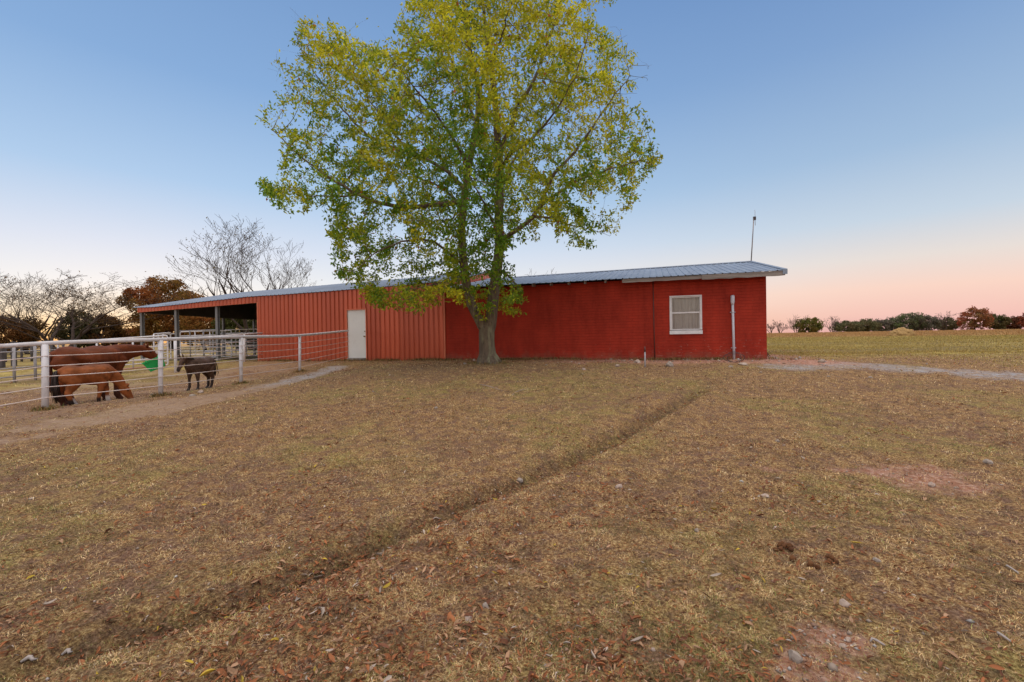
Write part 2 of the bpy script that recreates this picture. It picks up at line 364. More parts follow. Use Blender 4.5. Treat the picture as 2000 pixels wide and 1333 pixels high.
M['frame'] = mat('white_window_paint', (0.74,0.74,0.74), (0.62,0.61,0.60), 8, rough=0.5)
M['curtain'] = mat('pale_curtain_cloth', (0.62,0.58,0.53), (0.52,0.48,0.44), 4, rough=0.9)
M['pvc'] = mat('pale_grey_pipe', (0.60,0.61,0.66), (0.50,0.50,0.55), 6, rough=0.45, c3=(0.35,0.28,0.26), s3=5, t3=(0.62,0.8))
M['cable'] = mat('dark_cable', (0.06,0.045,0.045), rough=0.6)
M['conduit'] = mat('red_painted_conduit', (0.13,0.045,0.035), rough=0.5)
M['mast'] = mat('antenna_steel', (0.30,0.27,0.27), rough=0.4, metal=0.6)
M['rock'] = mat('pale_limestone', (0.46,0.36,0.29), (0.30,0.21,0.16), 6, rough=0.9, bump=0.6, c3=(0.62,0.54,0.47), s3=5, t3=(0.5,0.7))
M['greyrock'] = mat('grey_limestone', (0.36,0.30,0.25), (0.24,0.19,0.15), 7, rough=0.9, bump=0.6)
M['paleflake'] = mat('bleached_bark', (0.38,0.33,0.29), (0.36,0.31,0.29), 9, rough=0.9, bump=0.4)
M['stick'] = mat('bleached_stick', (0.46,0.37,0.29), (0.30,0.22,0.17), 9, rough=0.9)
M['dung'] = mat('dry_manure', (0.17,0.07,0.022), (0.08,0.03,0.012), 12, rough=0.95, bump=0.8)
M['hay'] = mat('hay', (0.42,0.27,0.10), (0.27,0.16,0.06), 6, rough=0.95, bump=1.0, c3=(0.55,0.40,0.18), s3=8)
M['greenplastic'] = mat('green_feeder_plastic', (0.012,0.42,0.10), (0.010,0.36,0.085), 5, rough=0.4)
M['darkpipe'] = mat('dark_fence_pipe', (0.10,0.085,0.08), (0.06,0.05,0.05), 4, rough=0.7)
M['greypipe'] = mat('grey_fence_pipe', (0.42,0.40,0.41), (0.30,0.28,0.28), 4, rough=0.6)
M['redpipe'] = mat('faded_red_pipe', (0.48,0.24,0.19), (0.36,0.18,0.15), 4, rough=0.6)

def brick_wall_mat():
    m = mat('painted_red_block', (0.42,0.043,0.022), (0.35,0.033,0.018), 1.6, rough=0.8, spec=0.15)
    t = m.node_tree; n = t.nodes; l = t.links; p = n['Principled BSDF']
    tcn = [x for x in n if x.type == 'TEX_COORD'][0]
    sep = n.new('ShaderNodeSeparateXYZ'); l.new(tcn.outputs['Object'], sep.inputs[0]); 
    sm = n.new('ShaderNodeMath'); sm.operation = 'ADD'; l.new(sep.outputs[0], sm.inputs[0]); l.new(sep.outputs[1], sm.inputs[1])
    cb = n.new('ShaderNodeCombineXYZ'); l.new(sm.outputs[0], cb.inputs[0]); l.new(sep.outputs[2], cb.inputs[1])
    br = n.new('ShaderNodeTexBrick'); l.new(cb.outputs[0], br.inputs['Vector']); br.inputs['Scale'].default_value = 1.0
    br.inputs['Brick Width'].default_value = 0.40; br.inputs['Row Height'].default_value = 0.10; br.inputs['Mortar Size'].default_value = 0.009; br.inputs['Mortar Smooth'].default_value = 0.5
    br.inputs['Color1'].default_value = (1,1,1,1); br.inputs['Color2'].default_value = (0.85,0.85,0.85,1); br.inputs['Mortar'].default_value = (0.45,0.45,0.45,1)
    old = p.inputs['Base Color'].links[0].from_socket
    mm = n.new('ShaderNodeMix'); mm.data_type = 'RGBA'; mm.blend_type = 'MULTIPLY'; mm.inputs[0].default_value = 0.24; l.new(old, mm.inputs[6]); l.new(br.outputs['Color'], mm.inputs[7])
    # flaked paint low on the wall: pale specks that follow the mortar joints
    nz = n.new('ShaderNodeTexNoise'); nz.inputs['Scale'].default_value = 5.5; nz.inputs['Detail'].default_value = 9; nz.inputs['Roughness'].default_value = 0.75; l.new(tcn.outputs['Object'], nz.inputs['Vector'])
    mr = n.new('ShaderNodeMapRange'); l.new(sep.outputs[2], mr.inputs[0]); mr.inputs[1].default_value = 0.6; mr.inputs[2].default_value = 1.75; mr.inputs[3].default_value = 0.06; mr.inputs[4].default_value = -0.10
    ad = n.new('ShaderNodeMath'); ad.operation = 'ADD'; l.new(nz.outputs[0], ad.inputs[0]); l.new(mr.outputs[0], ad.inputs[1])
    mo = n.new('ShaderNodeMath'); mo.operation = 'MULTIPLY_ADD'; l.new(br.outputs['Fac'], mo.inputs[0]); mo.inputs[1].default_value = 0.07; l.new(ad.outputs[0], mo.inputs[2])
    # the flaking is worse towards the right end of the wall
    mr2 = n.new('ShaderNodeMapRange'); l.new(sep.outputs[0], mr2.inputs[0]); mr2.inputs[1].default_value = -8.0; mr2.inputs[2].default_value = 0.0; mr2.inputs[3].default_value = -0.05; mr2.inputs[4].default_value = 0.035
    ad2 = n.new('ShaderNodeMath'); ad2.operation = 'ADD'; l.new(mo.outputs[0], ad2.inputs[0]); l.new(mr2.outputs[0], ad2.inputs[1])
    r = ramp(n, [(0.615, (0,0,0,1)), (0.67, (1,1,1,1))]); l.new(ad2.outputs[0], r.inputs[0])
    sc_ = n.new('ShaderNodeMath'); sc_.operation = 'MULTIPLY'; l.new(r.outputs[0], sc_.inputs[0]); sc_.inputs[1].default_value = 0.75
    m2 = n.new('ShaderNodeMix'); m2.data_type = 'RGBA'; l.new(sc_.outputs[0], m2.inputs[0]); l.new(mm.outputs[2], m2.inputs[6]); m2.inputs[7].default_value = (0.52,0.27,0.22,1)
    # mud splashed up from the ground and faded streaks
    n4 = n.new('ShaderNodeTexNoise'); n4.inputs['Scale'].default_value = 3.0; n4.inputs['Detail'].default_value = 9; n4.inputs['Roughness'].default_value = 0.7; l.new(tcn.outputs['Object'], n4.inputs['Vector'])
    mz = n.new('ShaderNodeMapRange'); l.new(sep.outputs[2], mz.inputs[0]); mz.inputs[1].default_value = 0.62; mz.inputs[2].default_value = 1.15; mz.inputs[3].default_value = 0.30; mz.inputs[4].default_value = -0.15
    a4 = n.new('ShaderNodeMath'); a4.operation = 'ADD'; l.new(n4.outputs[0], a4.inputs[0]); l.new(mz.outputs[0], a4.inputs[1])
    r4 = ramp(n, [(0.52, (0,0,0,1)), (0.80, (0.75,0.75,0.75,1))]); l.new(a4.outputs[0], r4.inputs[0])
    m4 = n.new('ShaderNodeMix'); m4.data_type = 'RGBA'; l.new(r4.outputs[0], m4.inputs[0]); l.new(m2.outputs[2], m4.inputs[6]); m4.inputs[7].default_value = (0.30,0.10,0.065,1)
    n5 = n.new('ShaderNodeTexNoise'); n5.inputs['Scale'].default_value = 1.1; n5.inputs['Detail'].default_value = 9; n5.inputs['Roughness'].default_value = 0.75; mp5 = n.new('ShaderNodeMapping'); mp5.inputs['Scale'].default_value = (1.6,1.6,0.5); l.new(tcn.outputs['Object'], mp5.inputs[0]); l.new(mp5.outputs[0], n5.inputs['Vector'])
    r5 = ramp(n, [(0.35, (0.62,0.62,0.66,1)), (0.5, (0.92,0.92,0.92,1)), (0.68, (1.18,1.1,1.05,1))]); l.new(n5.outputs[0], r5.inputs[0])
    m5 = n.new('ShaderNodeMix'); m5.data_type = 'RGBA'; m5.blend_type = 'MULTIPLY'; m5.inputs[0].default_value = 0.8; l.new(m4.outputs[2], m5.inputs[6]); l.new(r5.outputs[0], m5.inputs[7])
    l.new(m5.outputs[2], p.inputs['Base Color'])
    nb = n.new('ShaderNodeTexNoise'); nb.inputs['Scale'].default_value = 40; nb.inputs['Detail'].default_value = 4; l.new(tcn.outputs['Object'], nb.inputs['Vector'])
    ma = n.new('ShaderNodeMath'); ma.operation = 'MULTIPLY_ADD'; l.new(nb.outputs[0], ma.inputs[0]); ma.inputs[1].default_value = 0.35
    inv = n.new('ShaderNodeMath'); inv.operation = 'SUBTRACT'; inv.inputs[0].default_value = 1; l.new(br.outputs['Fac'], inv.inputs[1]); l.new(inv.outputs[0], ma.inputs[2])
    b = n.new('ShaderNodeBump'); b.inputs['Strength'].default_value = 0.9; b.inputs['Distance'].default_value = 0.008; l.new(ma.outputs[0], b.inputs['Height']); l.new(b.outputs[0], p.inputs['Normal'])
    return m
M['brick'] = brick_wall_mat()
def sheet_laps(m):
    # each 0.9 m sheet of siding has weathered to its own tone; rust bleeds up from the cut lower edge
    t = m.node_tree; n = t.nodes; l = t.links; p = n['Principled BSDF']; tcn = [x for x in n if x.type == 'TEX_COORD'][0]
    sp = n.new('ShaderNodeSeparateXYZ'); l.new(tcn.outputs['Object'], sp.inputs[0])
    dv = n.new('ShaderNodeMath'); dv.operation = 'DIVIDE'; l.new(sp.outputs[0], dv.inputs[0]); dv.inputs[1].default_value = 0.9
    fl = n.new('ShaderNodeMath'); fl.operation = 'FLOOR'; l.new(dv.outputs[0], fl.inputs[0]); wn = n.new('ShaderNodeTexWhiteNoise'); wn.noise_dimensions = '1D'; l.new(fl.outputs[0], wn.inputs['W'])
    r = ramp(n, [(0, (0.84,0.80,0.80,1)), (1, (1.06,1.06,1.08,1))]); l.new(wn.outputs[0], r.inputs[0])
    old = p.inputs['Base Color'].links[0].from_socket; mm = n.new('ShaderNodeMix'); mm.data_type = 'RGBA'; mm.blend_type = 'MULTIPLY'; mm.inputs[0].default_value = 1; l.new(old, mm.inputs[6]); l.new(r.outputs[0], mm.inputs[7])
    nz = n.new('ShaderNodeTexNoise'); nz.inputs['Scale'].default_value = 4; nz.inputs['Detail'].default_value = 9; nz.inputs['Roughness'].default_value = .75; l.new(tcn.outputs['Object'], nz.inputs['Vector'])
    mz = n.new('ShaderNodeMapRange'); l.new(sp.outputs[2], mz.inputs[0]); mz.inputs[1].default_value = .55; mz.inputs[2].default_value = 1.2; mz.inputs[3].default_value = .16; mz.inputs[4].default_value = -.2
    ad = n.new('ShaderNodeMath'); ad.operation = 'ADD'; l.new(nz.outputs[0], ad.inputs[0]); l.new(mz.outputs[0], ad.inputs[1]); rr_ = ramp(n, [(.54, (0,0,0,1)), (.72, (.8,.8,.8,1))]); l.new(ad.outputs[0], rr_.inputs[0])
    m2 = n.new('ShaderNodeMix'); m2.data_type = 'RGBA'; l.new(rr_.outputs[0], m2.inputs[0]); l.new(mm.outputs[2], m2.inputs[6]); m2.inputs[7].default_value = (0.26,0.085,0.045,1); l.new(m2.outputs[2], p.inputs['Base Color'])
sheet_laps(M['siding'])
def glass_mat():
    m = bpy.data.materials.new('window_glass'); m.use_nodes = True; n = m.node_tree.nodes; l = m.node_tree.links
    p = n['Principled BSDF']; p.inputs['Base Color'].default_value = (0.02,0.02,0.02,1); p.inputs['Roughness'].default_value = 0.04
    tr = n.new('ShaderNodeBsdfTransparent'); tr.inputs[0].default_value = (0.9,0.92,0.92,1)
    gl = n.new('ShaderNodeBsdfGlossy'); gl.inputs['Roughness'].default_value = 0.03
    fr = n.new('ShaderNodeFresnel'); fr.inputs[0].default_value = 1.6
    ms = n.new('ShaderNodeMixShader'); l.new(fr.outputs[0], ms.inputs[0]); l.new(tr.outputs[0], ms.inputs[1]); l.new(gl.outputs[0], ms.inputs[2]); l.new(ms.outputs[0], n['Material Output'].inputs[0]); n.remove(p)
    return m
M['glass'] = glass_mat()

ground = build_ground()

# ================================================================== BUILDINGS (local frame: x along the wall, y back)
def lx(px, py=650, off=0.0): return wl(px, py, off)[0]
X868, X504, X270 = lx(869), lx(505), lx(271)
def siding(x0, x1, zb, zt, y0, thick=0.03, period=0.225, axis='x'):
    """vertical ribbed metal sheet; ribs are raised towards -y"""
    xs = []; k = math.floor(x0/period)-1
    while k*period < x1+period:
        b = k*period
        for dx, h in ((0.0, 0.0), (0.012, 0.0), (0.050, 0.85), (0.085, 1.0), (0.150, 1.0), (0.185, 0.85), (0.213, 0.0)):
            xx = b+dx
            if x0 < xx < x1: xs.append((xx, h))
        k += 1
    h0 = xs[0][1] if xs else 0; h1 = xs[-1][1] if xs else 0
    xs = [(x0, h0)] + xs + [(x1, h1)]
    vs = []; fs = []
    for xx, h in xs:
        yy = y0 - h*0.042
        for z, y in ((zb(xx), yy), (zt(xx), yy), (zt(xx), y0+thick), (zb(xx), y0+thick)):
            vs.append((xx, y, z) if axis == 'x' else (-y, xx, z))
    for i in range(len(xs)-1):
        a = i*4; b = a+4
        for q in range(4): fs.append((a+q, a+(q+1) % 4, b+(q+1) % 4, b+q))
    fs += [(3,2,1,0), tuple(len(vs)-4+q for q in range(4))]
    return vs, fs
def roof_sheet(x0, x1, rows, rib=0.225, th=0.012, ribh=0.02, seed=0):
    """ribbed sheet: rows = [(y, z(x)), ...] from the front edge back"""
    xs = []; k = math.floor(x0/rib)-1
    while k*rib < x1+rib:
        b = k*rib
        for dx, h in ((-0.028, 0.0), (-0.010, 1.0), (0.010, 1.0), (0.028, 0.0)):
            if x0+0.002 < b+dx < x1-0.002: xs.append((b+dx, h))
        k += 1
    xs = [(x0, 0.0)]+xs+[(x1, 0.0)]
    vs = []; nr = len(rows)
    for xx, h in xs:
        for (y, zf) in rows: vs.append((xx, y, zf(xx)+h*ribh+0.004*math.sin(xx*2.1+y+seed)))
    base = len(vs)
    for xx, h in xs:
        for (y, zf) in rows: vs.append((xx, y, zf(xx)+h*ribh-th+0.004*math.sin(xx*2.1+y+seed)))
    fs = []
    n = len(xs)
    for i in range(n-1):
        for j in range(nr-1):
            a = i*nr+j
            fs.append((a, a+nr, a+nr+1, a+1)); fs.append((base+a, base+a+1, base+a+nr+1, base+a+nr))
        a = i*nr; fs.append((a, base+a, base+a+nr, a+nr)); a = i*nr+nr-1; fs.append((a, a+nr, base+a+nr, base+a))
    for j in range(nr-1):
        fs.append((j, j+1, base+j+1, base+j)); a = (n-1)*nr+j; fs.append((a, base+a, base+a+1, a+1))
    return vs, fs
def lin(pts):
    xs = [p[0] for p in pts]; zs = [p[1] for p in pts]
    def f(x):
        if x <= xs[0]: i = 0
        elif x >= xs[-1]: i = len(xs)-2
        else: i = max(j for j in range(len(xs)-1) if xs[j] <= x)
        return zs[i]+(zs[i+1]-zs[i])*(x-xs[i])/(xs[i+1]-xs[i])
    return f

# ---------- block building
blk = empty('brick_building', WO, -TH, label='long low red painted brick building with sloping ribbed metal roof, right of the metal barn', cat='building')
OV = 0.45; RD = 4.7
ef = lin([wl(1000, 556, -OV), wl(1536, 527.5, -OV)])      # front edge of the roof
XR = wl(1536, 527.5, -OV)[0]
_r0 = wl(1023, 541.5, RD); _r1 = wl(1480, 511, RD); er = lin([_r0, _r1])
slope = (er(-4)-ef(-4))/(RD+OV)
ztop = lambda x, y: ef(x)+(er(x)-ef(x))*(y+OV)/(RD+OV) if y <= RD else er(x)-(y-RD)*slope
ZB = 0.35
wx = [lx(1308.5, 615), lx(1370.5, 615)]; wz = [wl(1340, 652.5)[1], wl(1340, 579.5)[1]]
w = MB(); T = 0.2
def wallpiece(x0, x1, z0, z1f, z0f=None):
    z0f = z0f or (lambda x: z0)
    w.hexa([(x0,0,z0f(x0)),(x1,0,z0f(x1)),(x1,T,z0f(x1)),(x0,T,z0f(x0)),(x0,0,z1f(x0)),(x1,0,z1f(x1)),(x1,T,z1f(x1)),(x0,T,z1f(x0))])
topf = lambda x: ztop(x, 0)-0.10
wallpiece(X868+0.02, wx[0], ZB, topf); wallpiece(wx[1], 0, ZB, topf); wallpiece(wx[0], wx[1], ZB, lambda x: wz[0]); wallpiece(wx[0], wx[1], 0, topf, lambda x: wz[1])
DB = 2*RD
for (xa, xb) in ((-T, 0),):
    vs = []
    for x in (xa, xb): vs += [(x,T,ZB),(x,DB,ZB),(x,DB,ztop(x,DB)-0.1),(x,RD,ztop(x,RD)-0.12),(x,T,ztop(x,T)-0.1)]
    w.add(vs, [(4,3,2,1,0),(5,6,7,8,9)]+[(i,(i+1)%5,5+(i+1)%5,5+i) for i in range(5)])
w.hexa([(X868,DB-T,ZB),(-T,DB-T,ZB),(-T,DB-0.001,ZB),(X868,DB-0.001,ZB),(X868,DB-T,ztop(X868,DB)-0.1),(-T,DB-T,ztop(-T,DB)-0.1),(-T,DB-0.001,ztop(-T,DB)-0.1),(X868,DB-0.001,ztop(X868,DB)-0.1)])
w.build('wall', M['brick'], blk)
rf = MB(); rf.add(*roof_sheet(X868+0.02, XR, [(-OV, ef), (1.5, lambda x: ztop(x,1.5)), (RD, er), (DB+OV, lambda x: ztop(x,DB+OV))]))
roof = rf.build('roof', M['galv'], blk)
# ridge cap and rake trim
rc = MB(); rc.add([(X868+0.02,RD-0.12,er(X868+0.02)+0.0),(XR,RD-0.12,er(XR)),(XR,RD,er(XR)+0.05),(X868+0.02,RD,er(X868+0.02)+0.05),(X868+0.02,RD+0.12,er(X868+0.02)),(XR,RD+0.12,er(XR))],[(0,1,2,3),(3,2,5,4),(0,4,5,1),(0,3,4),(1,5,2)])
rc.build('ridge_cap', M['galv'], roof)
rk = MB()
for (ya, yb) in ((-OV-0.01, RD), (RD, DB+OV)):
    za, zb_ = (ef(XR), er(XR)) if ya < 0 else (er(XR), ztop(XR, DB+OV))
    rk.hexa([(XR-0.10,ya,za-0.13),(XR+0.03,ya,za-0.13),(XR+0.03,yb,zb_-0.13),(XR-0.10,yb,zb_-0.13),(XR-0.10,ya,za+0.035),(XR+0.03,ya,za+0.035),(XR+0.03,yb,zb_+0.035),(XR-0.10,yb,zb_+0.035)])
rk.build('rake_trim', M['galv'], roof)
# fascia boards: two weathered lengths, the rest has fallen away and shows the rafter ends
def board(px0, px1, drop0, drop1, name='fascia_board', y=-OV+0.035, hgt_=0.15, tone='oldwood'):
    x0, x1 = lx(px0, 545, -OV), lx(px1, 535, -OV); b = MB(); n = 14; vs = []
    for i in range(n+1):
        t = i/n; x = x0+(x1-x0)*t; zt_ = ef(x)-0.02-(drop0*(1-t)+drop1*t)+0.004*math.sin(i*2.3); hh = hgt_*(1+0.05*math.sin(i*1.7))
        ya = y+0.003*math.sin(i)
        vs += [(x,ya,zt_-hh),(x,ya+0.03,zt_-hh),(x,ya+0.03,zt_),(x,ya,zt_)]
    fs = [(a*4+q, a*4+(q+1)%4, a*4+4+(q+1)%4, a*4+4+q) for a in range(n) for q in range(4)]+[(0,3,2,1),(n*4,n*4+1,n*4+2,n*4+3)]
    b.add(vs, fs); return b.build(name, M[tone], roof)
board(1215, 1372, 0.0, 0.0, hgt_=0.12); board(1371, 1534, -0.0, -0.0, y=-OV+0.005, hgt_=0.15)
raf_px = [1005, 1040, 1075, 1110, 1142, 1182, 1225, 1262, 1300, 1340, 1384, 1428, 1474, 1500, 930, 965]
for q in raf_px:
    x = lx(q, 552, -OV+0.1); b = MB(); y0, y1 = -OV+0.09, 0.0
    b.hexa([(x-0.025,y0,ztop(x,y0)-0.12),(x+0.025,y0,ztop(x,y0)-0.12),(x+0.025,y1,ztop(x,y1)-0.16),(x-0.025,y1,ztop(x,y1)-0.16),(x-0.025,y0,ztop(x,y0)-0.014),(x+0.025,y0,ztop(x,y0)-0.014),(x+0.025,y1,ztop(x,y1)-0.014),(x-0.025,y1,ztop(x,y1)-0.014)])
    b.build('rafter_end', M['oldwood'], roof)
# window
win = MB(); fx0, fx1 = wx; fz0, fz1 = wz; fw = 0.055; sill = 0.135
win.box((fx0-0.01,-0.03,fz0+sill),(fx0+fw,0.06,fz1)); win.box((fx1-fw,-0.03,fz0+sill),(fx1+0.01,0.06,fz1)); win.box((fx0-0.01,-0.032,fz1),(fx1+0.01,0.06,fz1+0.035))
window = win.build('window', M['frame'], blk)
zm = wl(1340, 611)[1]
s_ = MB(); s_.box((fx0+fw,0.0,zm-0.025),(fx1-fw,0.045,zm+0.025)); s_.box((fx0+fw,-0.003,zm+0.026),(fx0+fw+0.012,0.04,fz1-0.041)); s_.box((fx1-fw-0.012,-0.003,zm+0.026),(fx1-fw,0.04,fz1-0.041)); s_.box((fx0+fw,0.004,fz1-0.04),(fx1-fw,0.05,fz1-0.001)); s_.box((fx0+fw,-0.008,fz0+sill+0.001),(fx1-fw,0.04,fz0+sill+0.035))
s_.box((fx0+fw,-0.006,fz0+sill+0.036),(fx0+fw+0.02,0.04,zm-0.026)); s_.box((fx1-fw-0.02,-0.006,fz0+sill+0.036),(fx1-fw,0.04,zm-0.026))
s_.build('sash', M['frame'], window)
s_ = MB(); s_.hexa([(fx0-0.02,-0.06,fz0-0.01),(fx1+0.02,-0.06,fz0-0.01),(fx1+0.02,0.08,fz0-0.01),(fx0-0.02,0.08,fz0-0.01),(fx0-0.02,-0.045,fz0+sill-0.03),(fx1+0.02,-0.045,fz0+sill-0.03),(fx1+0.02,0.08,fz0+sill),(fx0-0.02,0.08,fz0+sill)]); s_.build('sill', M['frame'], window, bevel=0.006)
for (a, b, y) in ((zm+0.025, fz1-0.04, 0.030), (fz0+sill+0.035, zm-0.025, 0.018)):
    g = MB(); g.box((fx0+fw,y,a),(fx1-fw,y+0.004,b)); g.build('pane', M['glass'], window)
cu = []; nx, nzv = 90, 10
for i in range(nx+1):
    for j in range(nzv+1):
        t = i/nx; s2 = j/nzv; x = fx0+0.05+(fx1-fx0-0.10)*t
        gap = 0.0
        y = 0.15+0.060*math.sin(t*23+1.6*math.sin(t*7))*(1-0.3*s2)+0.012*math.sin(t*71+s2*2)
        cu.append((x+0.01*math.sin(s2*3+t*20), y, fz0+0.05+(fz1-fz0-0.06)*s2))
cf = [(i*(nzv+1)+j, (i+1)*(nzv+1)+j, (i+1)*(nzv+1)+j+1, i*(nzv+1)+j+1) for i in range(nx) for j in range(nzv)]
c_ = MB(); c_.add(cu, cf); co = c_.build('curtain', M['curtain'], window, True); so = co.modifiers.new('thick', 'SOLIDIFY'); so.thickness = 0.004
# drain pipe on the wall with a wider cap
px_, pz0 = wl(1434, 712, -0.09); _, pz1 = wl(1431, 592, -0.09); _, pz2 = wl(1431, 577, -0.09)
xa = lx(1434, 700, -0.09); xb = lx(1431, 590, -0.09)
d_ = MB(); d_.tube([(xa,-0.09,pz0-0.1),(xb,-0.09,pz1)], 0.039, 14); pipe = d_.build('vent_pipe', M['pvc'], blk, True)
d_ = MB(); d_.tube([(xb,-0.09,pz1-0.06),(xb,-0.09,pz1),(xb,-0.09,pz1+0.04),(xb,-0.09,pz2-0.03),(xb,-0.09,pz2)],[0.045,0.052,0.062,0.062,0.04], 14); d_.build('pipe_cap', M['pvc'], pipe, True)
for py in (610, 680):
    zz = wl(1432, py, -0.09)[1]; d_ = MB(); xm = xb+(xa-xb)*((py-590)/110); d_.box((xm-0.075,-0.055,zz-0.012),(xm+0.075,0.0,zz+0.012)); d_.tube([(xm,-0.09,zz-0.012),(xm,-0.09,zz+0.012)], 0.052, 12); d_.build('pipe_clamp', M['pvc'], pipe)
xc = lx(1277, 620, -0.03); d_ = MB(); d_.tube([(xc-0.01,-0.025,ztop(xc,0)-0.14),(xc,-0.025,1.9),(xc+0.02,-0.025,0.62)], 0.017, 8); d_.build('conduit', M['conduit'], blk, True)

# ---------- metal barn with the open shed at its left end
brn = empty('metal_barn', WO, -TH, label='orange-red ribbed metal barn with white door and an open shed bay at its left end', cat='barn')
FY = -0.12; RM = 6.0
XL = wl(258, 600, FY)[0]
mf = lin([wl(258, 601, FY), wl(300, 600, FY), wl(480, 580, FY), wl(600, 572, FY), wl(743, 560.5, FY), wl(869, 549.5, FY)])
_t = [wl(451, 573.5, RM), wl(600, 560.5, RM), wl(743, 548.5, RM)]; mr_ = lin(_t)
XM = X868+0.02
def mtop(x, y):
    if y <= RM: return mf(x)+(mr_(x)-mf(x))*(y-FY)/(RM-FY)
    return mr_(x)-(y-RM)*0.16
DM = 11.0
rf = MB(); rf.add(*roof_sheet(XL, XM, [(FY, mf), (2.0, lambda x: mtop(x,2)), (RM, mr_), (DM, lambda x: mtop(x,DM))], seed=2)); broof = rf.build('roof', M['galv'], brn)
# under-roof purlins seen in the open bay
for k in range(7):
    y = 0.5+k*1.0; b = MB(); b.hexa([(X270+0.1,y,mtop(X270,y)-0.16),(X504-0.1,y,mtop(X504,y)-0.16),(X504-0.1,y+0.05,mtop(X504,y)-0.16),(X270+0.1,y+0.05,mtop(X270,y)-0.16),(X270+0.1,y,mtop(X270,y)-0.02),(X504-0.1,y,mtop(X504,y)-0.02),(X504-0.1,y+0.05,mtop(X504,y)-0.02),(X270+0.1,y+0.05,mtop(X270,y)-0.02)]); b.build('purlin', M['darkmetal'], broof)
zbase = lin([wl(505, 709), wl(680, 706), wl(869, 704)])
dx0, dx1 = lx(679.5), lx(715.5); dz0, dz1 = wl(698, 699.5)[1], wl(698, 606)[1]
s = MB(); tp = lambda x: mtop(x, 0)-0.03; zb = lambda x: zbase(x)-0.02
s.add(*siding(X504, dx0-0.04, zb, tp, 0)); s.add(*siding(dx1+0.04, XM-0.03, zb, tp, 0)); s.add(*siding(dx0-0.04, dx1+0.04, lambda x: dz1+0.05, tp, 0))
ztb = lin([wl(271, 610.8), wl(505, 591.6)])
s.add(*siding(X270, X504-0.002, ztb, tp, 0))
s.build('wall_siding', M['siding'], brn)
# right end wall rising above the brick building's roof, left end fascia, bay side wall, back
s = MB(); s.add(*siding(0.05, DM-0.1, lambda y: 0.4, lambda y: mtop(XM, y)-0.03, -XM+0.001+0.03, axis='y')); s.build('end_wall', M['siding'], brn)
s = MB(); s.box((XM-0.05,-0.052,zb(XM)+0.001),(XM+0.012,0.045,tp(XM)-0.04)); s.build('corner_trim', M['trim'], brn); s = MB(); s.box((X504-0.03,-0.052,zb(X504)+0.005),(X504+0.05,-0.045,ztb(X504)+0.02)); s.box((X504-0.032,-0.052,zb(X504)+0.005),(X504-0.004,0.06,ztb(X504)-0.001))
s.build('corner_trim', M['trim'], brn)
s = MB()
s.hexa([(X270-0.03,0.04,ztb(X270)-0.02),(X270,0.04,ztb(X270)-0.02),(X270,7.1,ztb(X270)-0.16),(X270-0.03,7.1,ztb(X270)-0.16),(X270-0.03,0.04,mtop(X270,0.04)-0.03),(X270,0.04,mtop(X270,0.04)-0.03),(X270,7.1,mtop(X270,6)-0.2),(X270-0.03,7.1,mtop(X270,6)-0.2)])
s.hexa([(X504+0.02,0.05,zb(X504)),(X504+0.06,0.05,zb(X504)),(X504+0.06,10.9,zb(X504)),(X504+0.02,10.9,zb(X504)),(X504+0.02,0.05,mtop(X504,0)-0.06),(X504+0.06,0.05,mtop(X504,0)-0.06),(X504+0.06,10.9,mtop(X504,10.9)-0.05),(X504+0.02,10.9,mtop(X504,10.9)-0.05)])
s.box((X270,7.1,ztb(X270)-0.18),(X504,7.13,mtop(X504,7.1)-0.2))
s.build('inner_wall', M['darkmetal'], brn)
s = MB(); s.box((X504+0.1,10.9,0.4),(XM-0.1,10.95,mtop(X504,10.9)-0.2)); s.build('back_wall', M['siding'], brn)
def shed_post(x, y, ztop_, wd=0.15):
    p = to_world(x, y, 0); zg = gz(p.x, p.y)-0.15; b = MB()
    b.box((x-wd/2,y,zg),(x+wd/2,y+0.02,ztop_)); b.box((x-0.012,y+0.02,zg),(x+0.012,y+wd-0.02,ztop_)); b.box((x-wd/2,y+wd-0.02,zg),(x+wd/2,y+wd,ztop_))
    b.build('post', M['post'], brn)
for q in (272.5, 343, 423): x = lx(q, 650, 0.06); shed_post(max(x, X270+0.07), 0.06, ztb(x)+0.02, 0.14)
def left_x(px, y): return lx(px, 650, y)
shed_post(lx(435, 650, 4.75), 4.75, ztb(X270)-0.05, 0.12); shed_post(lx(497.5, 650, 7.0), 6.9, ztb(X270)-0.1, 0.12); shed_post(lx(560, 650, 7.0), 6.9, ztb(X270)-0.1, 0.12)
# door
d_ = MB(); d_.box((dx0,0.0,dz0),(dx1,0.045,dz1)); door = d_.build('door', M['door'], brn, bevel=0.004)
for py in (647.5, 657.5):
    x, z = wl(712.6, py); d_ = MB(); d_.tube([(x,0.0,z),(x,-0.02,z),(x,-0.022,z),(x,-0.07,z)] if py > 650 else [(x,0.0,z),(x,-0.03,z)], [0.03,0.03,0.012,0.03] if py > 650 else [0.025,0.022], 12); d_.build('knob' if py > 650 else 'deadbolt', M['brass'], door, True)
for t in (0.12, 0.5, 0.88):
    z = dz0+(dz1-dz0)*t; d_ = MB(); d_.tube([(dx0-0.004,-0.012,z-0.05),(dx0-0.004,-0.012,z+0.05)], 0.010, 8); d_.build('hinge', M['mast'], door, True)
d_ = MB(); d_.box((dx0-0.045,-0.055,zb(dx0)+0.01),(dx0-0.003,0.05,dz1+0.05)); d_.box((dx1+0.003,-0.055,zb(dx1)+0.01),(dx1+0.045,0.05,dz1+0.05)); d_.box((dx0-0.002,-0.054,dz1+0.004),(dx1+0.002,0.05,dz1+0.049)); d_.build('door_frame', M['trim'], brn)
d_ = MB(); d_.box((dx0,-0.10,zb(dx0)-0.05),(dx1,0.06,dz0-0.004)); d_.build('doorstep', M['concrete'], brn, bevel=0.01)
